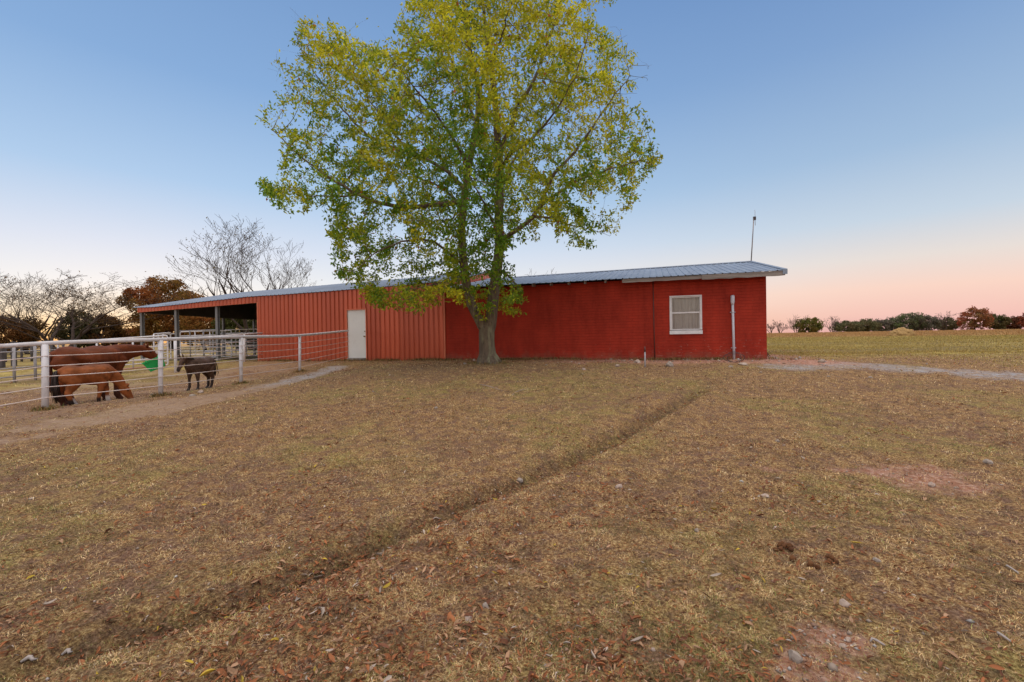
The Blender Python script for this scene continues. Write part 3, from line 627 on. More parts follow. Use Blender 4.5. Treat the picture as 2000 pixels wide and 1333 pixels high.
d_ = MB(); d_.hexa([(X504+0.2,-0.012,zb(X504)-0.25),(XM,-0.012,zb(XM)-0.25),(XM,0.028,zb(XM)-0.25),(X504+0.2,0.028,zb(X504)-0.25),(X504+0.2,-0.012,zb(X504)-0.002),(XM,-0.012,zb(XM)-0.002),(XM,0.028,zb(XM)-0.002),(X504+0.2,0.028,zb(X504)-0.002)]); d_.build('footing', M['concrete'], brn)

# ---------- antenna mast on the ridge
ax, az = wl(1467, 511, RD); p0 = to_world(ax, RD, er(ax)+0.03); top = P(1472.3, 426, p0.y)
ant = empty('antenna_mast', p0, 0, label='thin steel antenna mast standing on the roof ridge near its right end', cat='antenna')
hh = top.z-p0.z; sx = top.x-p0.x
b = MB(); b.tube([(0,0,-0.06),(sx,0,hh)], 0.022, 8); b.build('pole', M['mast'], ant, True)
b = MB(); b.box((sx-0.02,-0.03,hh-0.09),(sx+0.08,0.03,hh+0.05)); b.build('bracket', M['cable'], ant)
b = MB(); b.tube([(sx+0.06,0,hh-0.32),(sx+0.05,0,hh+0.33)], 0.009, 6); b.build('aerial', M['mast'], ant, True)

# ================================================================== PIPE FENCE IN FRONT OF THE HORSE LOT
FP = [(-135, 688, 838, 8.3), (88, 671, 800, 8.96), (313.5, 663.5, 773, 10.5), (470.5, 658.5, 749, 12.8), (585.5, 655.5, 731, 15.5), (679, 646.5, 706, 19.15)]
fen = empty('pipe_fence', P(88, 800, 8.96), 0, label='white pipe fence with five wires running from the left edge to the barn door', cat='fence')
fb = fen.location.copy()
tops = [P(a, b, y) for a, b, c, y in FP]; bots = [P(a, c, y) for a, b, c, y in FP]
pts = []
for i in range(len(tops)-1):       # gentle catmull-rom curve through the post heads
    p = [tops[max(i-1,0)], tops[i], tops[i+1], tops[min(i+2, len(tops)-1)]]
    for k in range(6):
        t = k/6; pts.append(0.5*((2*p[1])+(p[2]-p[0])*t+(2*p[0]-5*p[1]+4*p[2]-p[3])*t*t+(3*p[1]-p[0]-3*p[2]+p[3])*t**3))
pts.append(tops[-1])
b = MB(); b.tube([q-fb for q in pts], 0.042, 12); b.build('top_rail', M['rail'], fen, True)
PR = [0.055, 0.055, 0.048, 0.045, 0.042]
for i in range(5):
    b = MB(); zg = gz(bots[i].x, bots[i].y)
    p1 = bots[i].copy(); p1.z = min(p1.z, zg)-0.12; b.tube([p1-fb, tops[i]-fb-Vector((0,0,0.02))], PR[i], 14); b.build('post', M['white'], fen, True)
for k, fr in enumerate((0.19, 0.345, 0.50, 0.66, 0.82)):
    wp = []
    for i in range(len(tops)):
        q = tops[i].lerp(bots[i], fr)
        wp.append(q-fb)
    path = []
    for i in range(len(wp)-1):
        for j in range(4):
            t = j/4; q = wp[i].lerp(wp[i+1], t); q = q+Vector((0, 0, -0.012*math.sin(math.pi*t)*(1+0.6*math.sin(k*2+i*3)))); path.append(q)
    path.append(wp[-1]); off = Vector((0.05, -0.03, 0))
    b = MB(); b.tube([q+off for q in path], 0.0095, 6); b.build('wire', M['wire'], fen, True)

# ================================================================== ANIMALS
def loft(mb, pts, rs, n=16, lat=Vector((0, 1, 0))):
    """pts with (lateral radius, other radius); ring plane perpendicular to the path, lateral axis fixed; rounded ends"""
    pts = [Vector(p) for p in pts]
    # catmull-rom refinement
    P2, R2 = [], []
    for i in range(len(pts)-1):
        a = [pts[max(i-1,0)], pts[i], pts[i+1], pts[min(i+2,len(pts)-1)]]; r = [rs[max(i-1,0)], rs[i], rs[i+1], rs[min(i+2,len(rs)-1)]]
        for k in range(4):
            t = k/4; f = lambda w, x, y, z: 0.5*((2*x)+(y-w)*t+(2*w-5*x+4*y-z)*t*t+(3*x-w-3*y+z)*t**3)
            P2.append(f(*a)); R2.append((max(0.004, f(*[q[0] for q in r])), max(0.004, f(*[q[1] for q in r]))))
    P2.append(pts[-1]); R2.append(rs[-1]); m = len(P2)
    d0 = (P2[1]-P2[0]).normalized(); d1 = (P2[-1]-P2[-2]).normalized()
    PP, RR = [], []
    for s_ in (0.98, 0.75, 0.4): PP.append(P2[0]-d0*min(R2[0])*s_); q = math.sqrt(1-s_*s_); RR.append((R2[0][0]*q, R2[0][1]*q))
    PP += P2; RR += R2
    for s_ in (0.4, 0.75, 0.98): PP.append(P2[-1]+d1*min(R2[-1])*s_); q = math.sqrt(1-s_*s_); RR.append((R2[-1][0]*q, R2[-1][1]*q))
    vs = []; m = len(PP)
    for i, p in enumerate(PP):
        d = (PP[min(i+1,m-1)]-PP[max(i-1,0)]).normalized(); a = (lat - d*lat.dot(d)).normalized(); b = d.cross(a)
        for k in range(n):
            t = 2*math.pi*k/n; vs.append(p+a*math.cos(t)*RR[i][0]+b*math.sin(t)*RR[i][1])
    fs = [(i*n+k, i*n+(k+1)%n, (i+1)*n+(k+1)%n, (i+1)*n+k) for i in range(m-1) for k in range(n)]+[tuple(range(n-1,-1,-1)), tuple((m-1)*n+k for k in range(n))]
    mb.add(vs, fs)

def horse(name, loc, rz, scale, label, cat, neck, head, legs, coatf, mane=None, tailc=(0.02,0.015,0.012), belly=1.0, ears=0.085, tail_end=0.25, group=None, manem=None, bodylen=1.0, pony=1.0, legk=1.15):
    root = empty(name, loc, rz, label=label, cat=cat, group=group); root.scale = (scale,)*3
    B = MB(); bl = bodylen
    loft(B, [(-.50*bl,0,.84),(-.44*bl,0,.83),(-.33*bl,0,.80),(-.18*bl,0,.755),(0,0,.742),(.18*bl,0,.738),(.31*bl,0,.765),(.42*bl,0,.75),(.48*bl,0,.74)],
         [(.07,.085),(.125*belly,.15),(.17*belly,.195),(.18*belly,.205),(.195*belly,.215*pony),(.185*belly,.22*pony),(.155*belly,.215),(.12,.16),(.075,.10)], 20)
    loft(B, neck[0], neck[1], 16); loft(B, head[0], head[1], 16)
    # withers
    loft(B, [(.12,0,.91),(.25,0,.935),(.38,0,.92)], [(.03,.04),(.045,.055),(.04,.05)], 10)
    hooves = []
    for (side, x0, kind, off) in legs:
        y = side*.105
        if kind == 'F':
            pp = [(.30+x0,y*.9,.74),(.27+x0,y,.60),(.265+x0+off*.3,y,.46),(.27+x0+off*.6,y,.335),(.262+x0+off*.8,y,.22),(.262+x0+off*.95,y,.115),(.285+x0+off,y,.055),(.30+x0+off,y,.02)]
            rr = [(.075,.12),(.062,.095),(.046,.062),(.040,.044),(.028,.031),(.033,.036),(.028,.031),(.038,.044)]
        else:
            pp = [(-.36+x0,y*.85,.76),(-.30+x0,y*1.05,.62),(-.33+x0+off*.2,y,.50),(-.41+x0+off*.5,y,.385),(-.435+x0+off*.6,y,.325),(-.415+x0+off*.8,y,.21),(-.405+x0+off*.95,y,.115),(-.375+x0+off,y,.055),(-.36+x0+off,y,.02)]
            rr = [(.10,.16),(.095,.14),(.066,.095),(.042,.060),(.040,.050),(.030,.034),(.035,.038),(.029,.033),(.038,.045)]
        rr = [(a_*legk, b_*legk) for a_, b_ in rr]; loft(B, pp, rr, 12); hooves.append((pp[-1][0], pp[-1][1]))
    me = bpy.data.meshes.new('tmp'); me.from_pydata(B.v, [], B.f); o = bpy.data.objects.new('tmp', me); col.objects.link(o)
    rm = o.modifiers.new('r', 'REMESH'); rm.mode = 'VOXEL'; rm.voxel_size = 0.014
    sm = o.modifiers.new('s', 'SMOOTH'); sm.iterations = 5; sm.factor = 0.5
    dg = bpy.context.evaluated_depsgraph_get(); nm = bpy.data.meshes.new_from_object(o.evaluated_get(dg)); bpy.data.objects.remove(o)
    nm.name = 'body'; nv = len(nm.vertices); co = np.empty(nv*3, np.float32); nm.vertices.foreach_get('co', co); co = co.reshape(-1, 3)
    nrm_ = np.empty(nv*3, np.float32); nm.vertices.foreach_get('normal', nrm_); nrm_ = nrm_.reshape(-1, 3)
    mus = (fbm(co[:, 0]*5+3, co[:, 2]*5+co[:, 1], 1.0, 88, 3)-0.5)*0.022+(fbm(co[:, 0]*30, co[:, 2]*18+co[:, 1]*25, 1.0, 89, 2)-0.5)*0.006*(2.2 if cat == 'donkey' else 1)
    rib = 0.004*np.sin(co[:, 0]*62)*smooth(.28,.12,np.abs(co[:, 0]-.02))*smooth(.55,.66,co[:, 2])*smooth(.9,.8,co[:, 2])
    sho = 0.014*np.exp(-((co[:, 0]-.27)/.035)**2)*smooth(.55,.7,co[:, 2])*smooth(.98,.86,co[:, 2]); flank = -0.018*np.exp(-((co[:, 0]+.21)/.05)**2-((co[:, 2]-.68)/.07)**2)
    co = co+nrm_*(mus+rib+flank-sho*np.sign(.27-co[:, 0])*.6)[:, None]; nm.vertices.foreach_set('co', np.ascontiguousarray(co, np.float32).ravel()); nm.update()
    c = np.ones((nv, 4), np.float32); c[:, :3] = coatf(co); a = nm.color_attributes.new('tint', 'FLOAT_COLOR', 'POINT'); a.data.foreach_set('color', c.ravel())
    body = link('body', nm, M['coat'], root, True)
    for (hx, hy) in hooves:
        h = MB(); h.tube([(hx-.008,hy,.045),(hx,hy,.03),(hx+.006,hy,0.0),(hx+.006,hy,-.012)], [.036,.042,.050,.050], 14); ho = h.build('hoof', M['hoof'], root, True)
    # ears, eyes, nostrils
    hp = [Vector(p) for p in head[0]]; poll = hp[0]; d = (hp[-1]-hp[0]).normalized(); nrm = Vector((0,1,0)).cross(d).normalized()
    if nrm.z < 0: nrm = -nrm
    if abs(nrm.z) < 0.3 and nrm.x < 0: nrm = -nrm
    up_ear = (nrm*0.8 - d*0.6).normalized()
    for s_ in (-1, 1):
        base = poll + nrm*(head[1][0][1]*0.75) + Vector((0, s_*.035, 0)) + d*0.01
        e = MB(); tip = base+up_ear*ears+Vector((0, s_*.018, 0)); mid = base.lerp(tip, .5)+Vector((0, s_*.012, 0))
        e.tube([base-up_ear*.02, base.lerp(tip,.25)+Vector((0,s_*.006,0)), mid, base.lerp(tip,.8)+Vector((0,s_*.006,0)), tip], [.016,.024,.021,.012,.003], 8)
        eo = e.build('ear', M[manem or 'mane_dark'] if False else M['coat'], root, True); cc = np.ones((len(eo.data.vertices), 4), np.float32); cc[:, :3] = coatf(np.array([list(base)]))*0.8
        aa = eo.data.color_attributes.new('tint', 'FLOAT_COLOR', 'POINT'); aa.data.foreach_set('color', cc.ravel())
        ep = hp[0].lerp(hp[-1], .30)+nrm*.03+Vector((0, s_*(head[1][1][0]*0.93), 0)); b_ = bmesh.new(); bmesh.ops.create_uvsphere(b_, u_segments=10, v_segments=8, radius=.016); em = bpy.data.meshes.new('eye'); b_.to_mesh(em); b_.free()
        eye = link('eye', em, M['eye'], root, True); eye.location = ep
    # mane and tail: bundles of hair strands
    if mane:
        h = MB(); rr_ = random.Random(5)
        for (a_, b_, dens, ln, sd) in mane:
            A_, B_ = Vector(a_), Vector(b_)
            for k in range(dens):
                t = (k+rr_.random()*.7)/dens; p = A_.lerp(B_, t); L_ = ln*(0.7+.5*rr_.random()); y = rr_.uniform(-.01, .01)
                q = [p+Vector((0,y,0)), p+Vector((rr_.uniform(-.02,.02), y+sd*.05, .012)), p+Vector((rr_.uniform(-.03,.02), y+sd*.085, -L_*.45)), p+Vector((rr_.uniform(-.04,.02), y+sd*.10, -L_))]
                h.tube(q, [.010,.012,.010,.003], 4)
        h.build('mane', M[manem or 'mane_dark'], root, True)
    h = MB(); rr_ = random.Random(9); tb = Vector((-.52*bl, 0, .88))
    for k in range(60):
        y = rr_.gauss(0, .022); x = rr_.gauss(0, .02); L_ = tail_end+rr_.uniform(0, .12)
        h.tube([tb+Vector((.03,y*.4,0)), tb+Vector((-.05+x*.5,y*.6,-.03)), tb+Vector((-.075+x,y,-.2)), tb+Vector((-.07+x*1.5,y*1.5,-.42)), Vector((tb.x-.04+x*1.6, y*1.4, L_))], [.014,.016,.014,.011,.003], 4)
    h.build('tail', M[manem or 'mane_dark'], root, True)
    return root
M['coat'] = tint_mat('animal_coat', rough=0.6, spec=0.16)
M['hoof'] = mat('hoof_horn', (0.035,0.03,0.027), rough=0.5)
M['eye'] = mat('animal_eye', (0.01,0.008,0.006), rough=0.1)
M['mane_dark'] = mat('dark_hair', (0.020,0.012,0.010), (0.035,0.018,0.012), 20, rough=0.5)
M['mane_chestnut'] = mat('chestnut_hair', (0.17,0.045,0.018), (0.09,0.025,0.012), 20, rough=0.5)
M['mane_grey'] = mat('brown_grey_hair', (0.05,0.032,0.024), (0.03,0.02,0.016), 20, rough=0.6)
def nz3(co, s, seed=0):
    return fbm(co[:, 0]*s+co[:, 2]*s*0.7, co[:, 1]*s+co[:, 2]*s, 1.0, seed+50, 3)
def coat_mare(co):
    n = nz3(co, 9)[:, None]; c = np.array([0.13,0.031,0.008])*(0.5+1.0*n)
    c = c*(1+0.6*smooth(.62, .55, co[:, 2])[:, None]*smooth(0.0,-.3,co[:, 0])[:, None])
    k = smooth(.30, .18, co[:, 2])[:, None]*smooth(.6,.45,co[:,0])[:,None]; c = c*(1-k)+np.array([.06,.02,.012])*k
    return c
def coat_foal(co):
    n = nz3(co, 9, 2)[:, None]; c = np.array([0.27,0.082,0.024])*(0.5+1.0*n)*(1-.35*smooth(.86,.97,co[:, 2]))[:, None]
    k = smooth(.23, .15, co[:, 2])[:, None]*(smooth(.5,.4,co[:,0])[:,None]); near = (co[:, 1] < 0)[:, None]
    c = c*(1-k)+np.where(near, np.array([[.025,.015,.012]]), np.array([[.62,.55,.50]]))*k
    face = smooth(.66, .80, co[:, 0])[:, None]*smooth(.14,.05,co[:,2])[:,None]; c = c*(1-face)+np.array([.34,.15,.08])*face
    return c
def coat_donkey(co):
    n = nz3(co, 14, 4)[:, None]; c = np.array([0.085,0.048,0.032])*(0.35+1.3*n)
    d = smooth(.42, .2, co[:, 2])[:, None]; c = c*(1-d)+np.array([.045,.03,.025])*d
    m_ = smooth(.74, .84, co[:, 0])[:, None]; c = c*(1-m_)+np.array([.03,.022,.02])*m_
    ch = smooth(.55,.7,co[:,0])[:,None]*smooth(.8,.66,co[:,2])[:,None]*(1-m_); c = c*(1-ch)+np.array([.17,.10,.06])*ch
    return c
def yaw(a, b): return math.atan2(b[1]-a[1], b[0]-a[0])
# mare: standing along the fence, neck level, nose over the green feeder
A_, B_ = (-10.30, 10.20), (-9.70, 11.45); c_ = ((A_[0]+B_[0])/2, (A_[1]+B_[1])/2)
mare = horse('horse', (c_[0], c_[1], gz(*c_)+0.01), yaw(A_, B_), 1.34,
    'dark chestnut mare behind the pipe fence, neck stretched level to the green feeder', 'horse',
    ([(.28,0,.80),(.42,0,.84),(.55,0,.87),(.68,0,.885),(.78,0,.895)], [(.12,.20),(.105,.175),(.085,.145),(.07,.118),(.06,.10)]),
    ([(.78,0,.895),(.855,0,.85),(.94,0,.78),(1.01,0,.72),(1.045,0,.69)], [(.065,.100),(.070,.112),(.056,.084),(.048,.062),(.044,.055)]),
    [(-1,.02,'F',.03),(1,-.05,'F',-.02),(-1,-.02,'H',-.04),(1,.03,'H',.06)], coat_mare,
    mane=[((.34,0,.98),(.78,0,.965),46,.10,1)], manem='mane_chestnut', tail_end=.22, belly=1.35, pony=1.17, legk=1.38)
# foal / pony grazing in front of her
A_, B_ = (-9.72, 9.72), (-9.20, 10.58); c_ = ((A_[0]+B_[0])/2, (A_[1]+B_[1])/2)
foal = horse('pony', (c_[0], c_[1], gz(*c_)+0.01), yaw(A_, B_), 0.93,
    'light chestnut foal with dark tail grazing head down in front of the dark mare', 'horse',
    ([(.30,0,.78),(.44,0,.70),(.55,0,.58),(.62,0,.46),(.66,0,.38)], [(.10,.17),(.09,.15),(.075,.125),(.06,.10),(.055,.085)]),
    ([(.66,0,.37),(.70,0,.29),(.755,0,.19),(.80,0,.10),(.815,0,.06)], [(.066,.096),(.075,.114),(.062,.086),(.053,.063),(.049,.056)]),
    [(-1,-.04,'F',-.08),(1,.03,'F',.10),(-1,.0,'H',.06),(1,.02,'H',.14)], coat_foal,
    mane=[((.32,0,.95),(.68,0,.47),40,.10,1)], tail_end=.12, belly=1.25, pony=1.15, legk=1.3)
# donkey, three-quarter view
fr = P(362, 764, 12.25); re = P(400, 757, 13.05); c_ = (-8.75, 12.75); 
donk = horse('donkey', (c_[0], c_[1], gz(*c_)+0.01), math.atan2(-1.0, -.12), 0.90,
    'small grey-brown donkey facing the camera behind the second fence span', 'donkey',
    ([(.28,0,.82),(.40,0,.88),(.50,0,.92),(.58,0,.945)], [(.09,.15),(.075,.125),(.062,.10),(.055,.085)]),
    ([(.60,0,.95),(.66,0,.88),(.73,0,.77),(.785,0,.68),(.80,0,.64)], [(.058,.085),(.065,.092),(.052,.066),(.045,.052),(.043,.048)]),
    [(-1,.02,'F',.02),(1,-.03,'F',-.03),(-1,.0,'H',-.03),(1,.03,'H',.05)], coat_donkey,
    mane=[((.34,0,.99),(.58,0,1.02),26,.05,1)], manem='mane_grey', ears=.17, tail_end=.35, belly=1.25, pony=1.15)

# green feeder hooked on the fence
fz = P(303, 711, 10.62); fd = empty('feeder', fz, R(38), label='bright green plastic hook-over feeder hanging on the fence under the mare\'s nose', cat='feeder')
T_ = Matrix.Rotation(R(-24), 4, 'Y')
def tray(x0, x1, y0, y1, z0, z1, th, taper):
    vo = [(x0+taper,y0+taper,z0),(x1-taper,y0+taper,z0),(x1-taper,y1-taper,z0),(x0+taper,y1-taper,z0),(x0,y0,z1),(x1,y0,z1),(x1,y1,z1),(x0,y1,z1)]
    vi = [(x0+taper+th,y0+taper+th,z0+th),(x1-taper-th,y0+taper+th,z0+th),(x1-taper-th,y1-taper-th,z0+th),(x0+taper+th,y1-taper-th,z0+th),(x0+th,y0+th,z1),(x1-th,y0+th,z1),(x1-th,y1-th,z1),(x0+th,y1-th,z1)]
    v = [T_ @ Vector(q) for q in vo+vi]
    return v, [(0,3,2,1),(0,1,5,4),(1,2,6,5),(2,3,7,6),(3,0,4,7),(8,9,10,11),(8,12,13,9),(9,13,14,10),(10,14,15,11),(11,15,12,8),(4,5,13,12),(5,6,14,13),(6,7,15,14),(7,4,12,15)]
b = MB(); b.add(*tray(-.20,.20,-.13,.13,-.13,.10,.008,.05)); b.build('tray', M['greenplastic'], fd, bevel=0.006)
for x in (-.12, .12):
    b = MB(); pts_ = [T_ @ Vector(q) for q in ((x,-.13,.08),(x,-.15,.13),(x,-.17,.15),(x,-.20,.13),(x,-.20,.07))]; b.tube(pts_, .012, 8); b.build('hook', M['greenplastic'], fd, True)
b = MB(); b.box((-.215,-.145,.096),(.215,-.122,.125), T_); b.box((-.215,.122,.096),(.215,.145,.125), T_); b.box((-.215,-.121,.096),(-.19,.121,.125), T_); b.box((.19,-.121,.096),(.215,.121,.125), T_); b.build('rim', M['greenplastic'], fd)

# ================================================================== GATES, PANELS AND FAR FENCES
def gate(name, pa, pb, rails, verts_, rad, m, label, cat, group=None, endpost=True, m2=None):
    """pa, pb: world points at the bottom of each end; rails: heights; verts_: fractions"""
    g = empty(name, pa, 0, label=label, cat=cat, group=group); d = pb-pa; h = max(rails)
    fr = MB(); r0 = min(rails); k = 0.07; L_ = d.length; u = d/L_; U_ = Vector((0,0,1))
    if endpost:
        path = [U_*r0+u*k, U_*(r0+k*.3)+u*(k*.3), U_*(r0+k), U_*(h-k), U_*(h-k*.3)+u*(k*.3), U_*h+u*k, U_*h+d-u*k, U_*(h-k*.3)+d-u*(k*.3), U_*(h-k)+d, U_*(r0+k)+d, U_*(r0+k*.3)+d-u*(k*.3), U_*r0+d-u*k]
        fr.tube(path, rad, 8); fr.build('frame', M[m], g, True)
        bt = MB(); bt.tube([U_*r0+u*k, U_*r0+d-u*k], rad*.98, 8); bt.build('rail', M[m2 or m], g, True)
        mid = [r for r in rails if r0 < r < h]
    else: mid = list(rails)
    for r in mid:
        b = MB(); b.tube([U_*r+u*0.01, U_*r+d-u*0.01], rad*.72, 8); b.build('rail', M[m], g, True)
    for t in verts_:
        b = MB(); b.tube([d*t+U_*(r0 if endpost else -0.2), d*t+U_*(h if endpost else h+.02)], rad*(1.0 if endpost else 1.5), 8); b.build('brace' if endpost else 'post', M[m], g, True)
    return g
def base_at(px, Y):
    d = ray(px, 660); p = EYE + d*(Y/d.y); return Vector((p.x, p.y, gz(p.x, p.y)))
a, b_ = base_at(113, 16.6), base_at(327, 18.4)
gate('livestock_gate', a, b_, (0.10,0.26,0.42,0.62,0.88,1.30), (0.33,0.66), .030, 'white', 'long white six-bar gate standing behind the mare', 'gate', m2='redpipe')
a, b_ = base_at(300, 18.3), base_at(333, 21.5)
gate('livestock_gate', a, b_, (0.15,0.4,0.65,0.9,1.15,1.38), (0.5,), .026, 'white', 'short white gate at the right end of the long white gate', 'gate')
# corral panels in the shed and beyond
pan = [(345,23.2,424,22.2,'pale pipe corral panel under the shed roof left of the third shed post', 'greypipe'),
       (352,29.5,440,28.0,'far corral panel seen between the second and third shed posts', 'white'),
       (398,24.5,452,23.4,'white corral panel meeting the others beside the third shed post', 'white'),
       (440,27.5,503,25.6,'pale corral panel standing in the shed next to the barn\'s side wall', 'white'),
       (425,31,506,31,'grey corral panel at the back of the shed bay', 'greypipe')]
for k, (x0, y0, x1, y1, lb, mm) in enumerate(pan):
    a, b_ = base_at(x0, y0), base_at(x1, y1); gate('corral_panel', a, b_, (0.12,0.38,0.62,0.86,1.10,1.36,1.62) if k % 2 else (0.15,0.42,0.68,0.95,1.22,1.5), (0.34,0.67), .028, mm, lb, 'corral panel', 'corral panels in and behind the open shed')
# rail from the fence to the corner of the barn
a = P(342, 663.5, 17.5); b_ = P(512, 651, 20.7); bb = empty('pipe_rail_fence', Vector((a.x, a.y, gz(a.x, a.y))), 0, label='worn pipe rail fence reaching the barn corner behind the donkey', cat='fence'); bl_ = bb.location.copy()
m_ = MB(); m_.tube([a-bl_, b_-bl_], .038, 10); m_.build('top_rail', M['rail'], bb, True)
for t in (0.0, 0.76):
    q = a.lerp(b_, t); m_ = MB(); m_.tube([Vector((q.x,q.y,gz(q.x,q.y)-.15))-bl_, q-bl_], .05, 10); m_.build('post', M['white'], bb, True)
for fr_ in (.25, .5, .75):
    m_ = MB(); m_.tube([Vector((p_.x,p_.y,p_.z-(p_.z-gz(p_.x,p_.y))*fr_))-bl_ for p_ in (a, b_)], .012, 6); m_.build('wire', M['wire'], bb, True)
# hitching bar far behind the shed
a, b_ = base_at(308, 33), base_at(350, 33); gate('hitching_rail', a, b_, (1.55, 1.58), (0.03, 0.97), .035, 'greypipe', 'grey bar on two posts seen beyond the shed between its first two posts', 'rail', endpost=False)
# fences at the far left
a, b_ = base_at(-160, 13.5), base_at(112, 17.2); gate('wire_fence', a, b_, (0.15,0.45,0.75,1.02,1.28), (0.0,0.48,0.63,0.80), .028, 'greypipe', 'pale pipe fence with slim posts behind the lot at the left edge', 'fence', endpost=False)
a, b_ = base_at(-250, 24), base_at(150, 25); gate('board_fence', a, b_, (0.25,0.5,0.75,1.0), (0.55,0.64,0.72,0.77,0.82,0.87,0.93,0.99), .035, 'darkpipe', 'low dark pipe corral fence far behind the lot on the left', 'fence', endpost=False)
for (px, Y, h) in ((26, 19.5, 1.05), (3, 19.0, 1.0)):
    p = base_at(px, Y); b = MB(); b.box((-.07,-.07,-.2),(.07,.07,h)); o = b.build('wooden_post', M['darkpipe'], None, bevel=.01); o.location = p
    tag(o, 'dark square post standing at the far left edge of the lot' if px < 10 else 'dark square post just right of the left edge behind the pale fence', 'post')

# ================================================================== TREES
def tubes_np(chains, n=6):
    """chains: list of (pts Nx3, radii N) -> verts, quads"""
    V = []; Fc = []; base = 0
    th = np.linspace(0, 2*np.pi, n, endpoint=False); ct, st = np.cos(th), np.sin(th)
    for pts, rad in chains:
        pts = np.asarray(pts, float); m = len(pts)
        if m < 2: continue
        d = np.gradient(pts, axis=0); d /= np.maximum(np.linalg.norm(d, axis=1, keepdims=True), 1e-9)
        ref = np.array([0.3, 0.2, 1.0]) if abs(d[0, 2]) < 0.8 else np.array([1.0, 0.2, 0.1])
        a = np.cross(d, ref); a /= np.maximum(np.linalg.norm(a, axis=1, keepdims=True), 1e-9); b = np.cross(d, a)
        r = np.asarray(rad)[:, None, None]
        ring = pts[:, None, :] + r*(a[:, None, :]*ct[None, :, None] + b[:, None, :]*st[None, :, None])
        V.append(ring.reshape(-1, 3))
        i = np.arange(m-1)[:, None]*n + base; k = np.arange(n)[None, :]; kn = (k+1) % n
        Fc.append(np.stack([i+k, i+kn, i+n+kn, i+n+k], -1).reshape(-1, 4)); base += m*n
    return np.vstack(V), np.vstack(Fc)

def leaves_np(cent, size, cols, elong=2.6, droop=0.35, seed=0, spreadn=None):
    """one creased, pointed leaf (two triangles pairs -> 2 quads sharing the midrib) per centre"""
    r = np.random.default_rng(seed); n = len(cent)
    ax = r.normal(size=(n, 3)); ax[:, 2] -= droop; ax /= np.linalg.norm(ax, axis=1, keepdims=True)
    nr = r.normal(size=(n, 3)); nr[:, 2] += 0.8; nr -= ax*np.sum(nr*ax, 1, keepdims=True); nr /= np.linalg.norm(nr, axis=1, keepdims=True)
    sd = np.cross(ax, nr); L = (size*r.uniform(0.7, 1.3, n))[:, None]; W = L/elong
    p0 = cent; p1 = cent+ax*L
    m = cent+ax*L*0.45; up = nr*W*0.18
    q = np.stack([p0, m+sd*W*0.5+up, p1, m-sd*W*0.5+up, m-up*0.4], 1)
    V = q.reshape(-1, 3); b = np.arange(n)[:, None]*5
    Fq = np.concatenate([b+np.array([[0, 4, 1, 1]])*1, ], 0)
    # two quads: (0,4,2,1) and (0,3,2,4)
    Fq = np.stack([b+np.array([[0, 4, 2, 1]]), b+np.array([[0, 3, 2, 4]])], 1).reshape(-1, 4)
    C = np.repeat(cols, 5, axis=0)
    return V, Fq, C

def inpoly(x, y, poly):
    c = np.zeros(x.shape, bool); n = len(poly); j = n-1
    for i in range(n):
        xi, yi = poly[i]; xj, yj = poly[j]
        if yi != yj:
            c ^= ((yi > y) != (yj > y)) & (x < (xj-xi)*(y-yi)/(yj-yi)+xi)
        j = i
    return c

def fbm3(p, f, seed):
    return np.array([noise.noise(Vector((a*f+seed, b*f, c*f))) for a, b, c in p])

M['bark'] = mat('grey_brown_bark', (0.20,0.145,0.095), (0.075,0.052,0.036), 22, rough=0.95, bump=1.0, bscale=30, stretch=(1,1,0.16), c3=(0.27,0.25,0.15), s3=5, t3=(0.5,0.66), detail=9)
[x for x in M['bark'].node_tree.nodes if x.type == 'BUMP'][0].inputs['Distance'].default_value = 0.05
M['farbark'] = mat('far_tree_bark', (0.075,0.050,0.038), (0.045,0.03,0.024), 3, rough=0.95)
M['leaf'] = tint_mat('tree_leaf', rough=0.5, transl=0.5, spec=0.25)
M['farleaf'] = tint_mat('far_tree_leaf', rough=0.7, transl=0.35, spec=0.1)

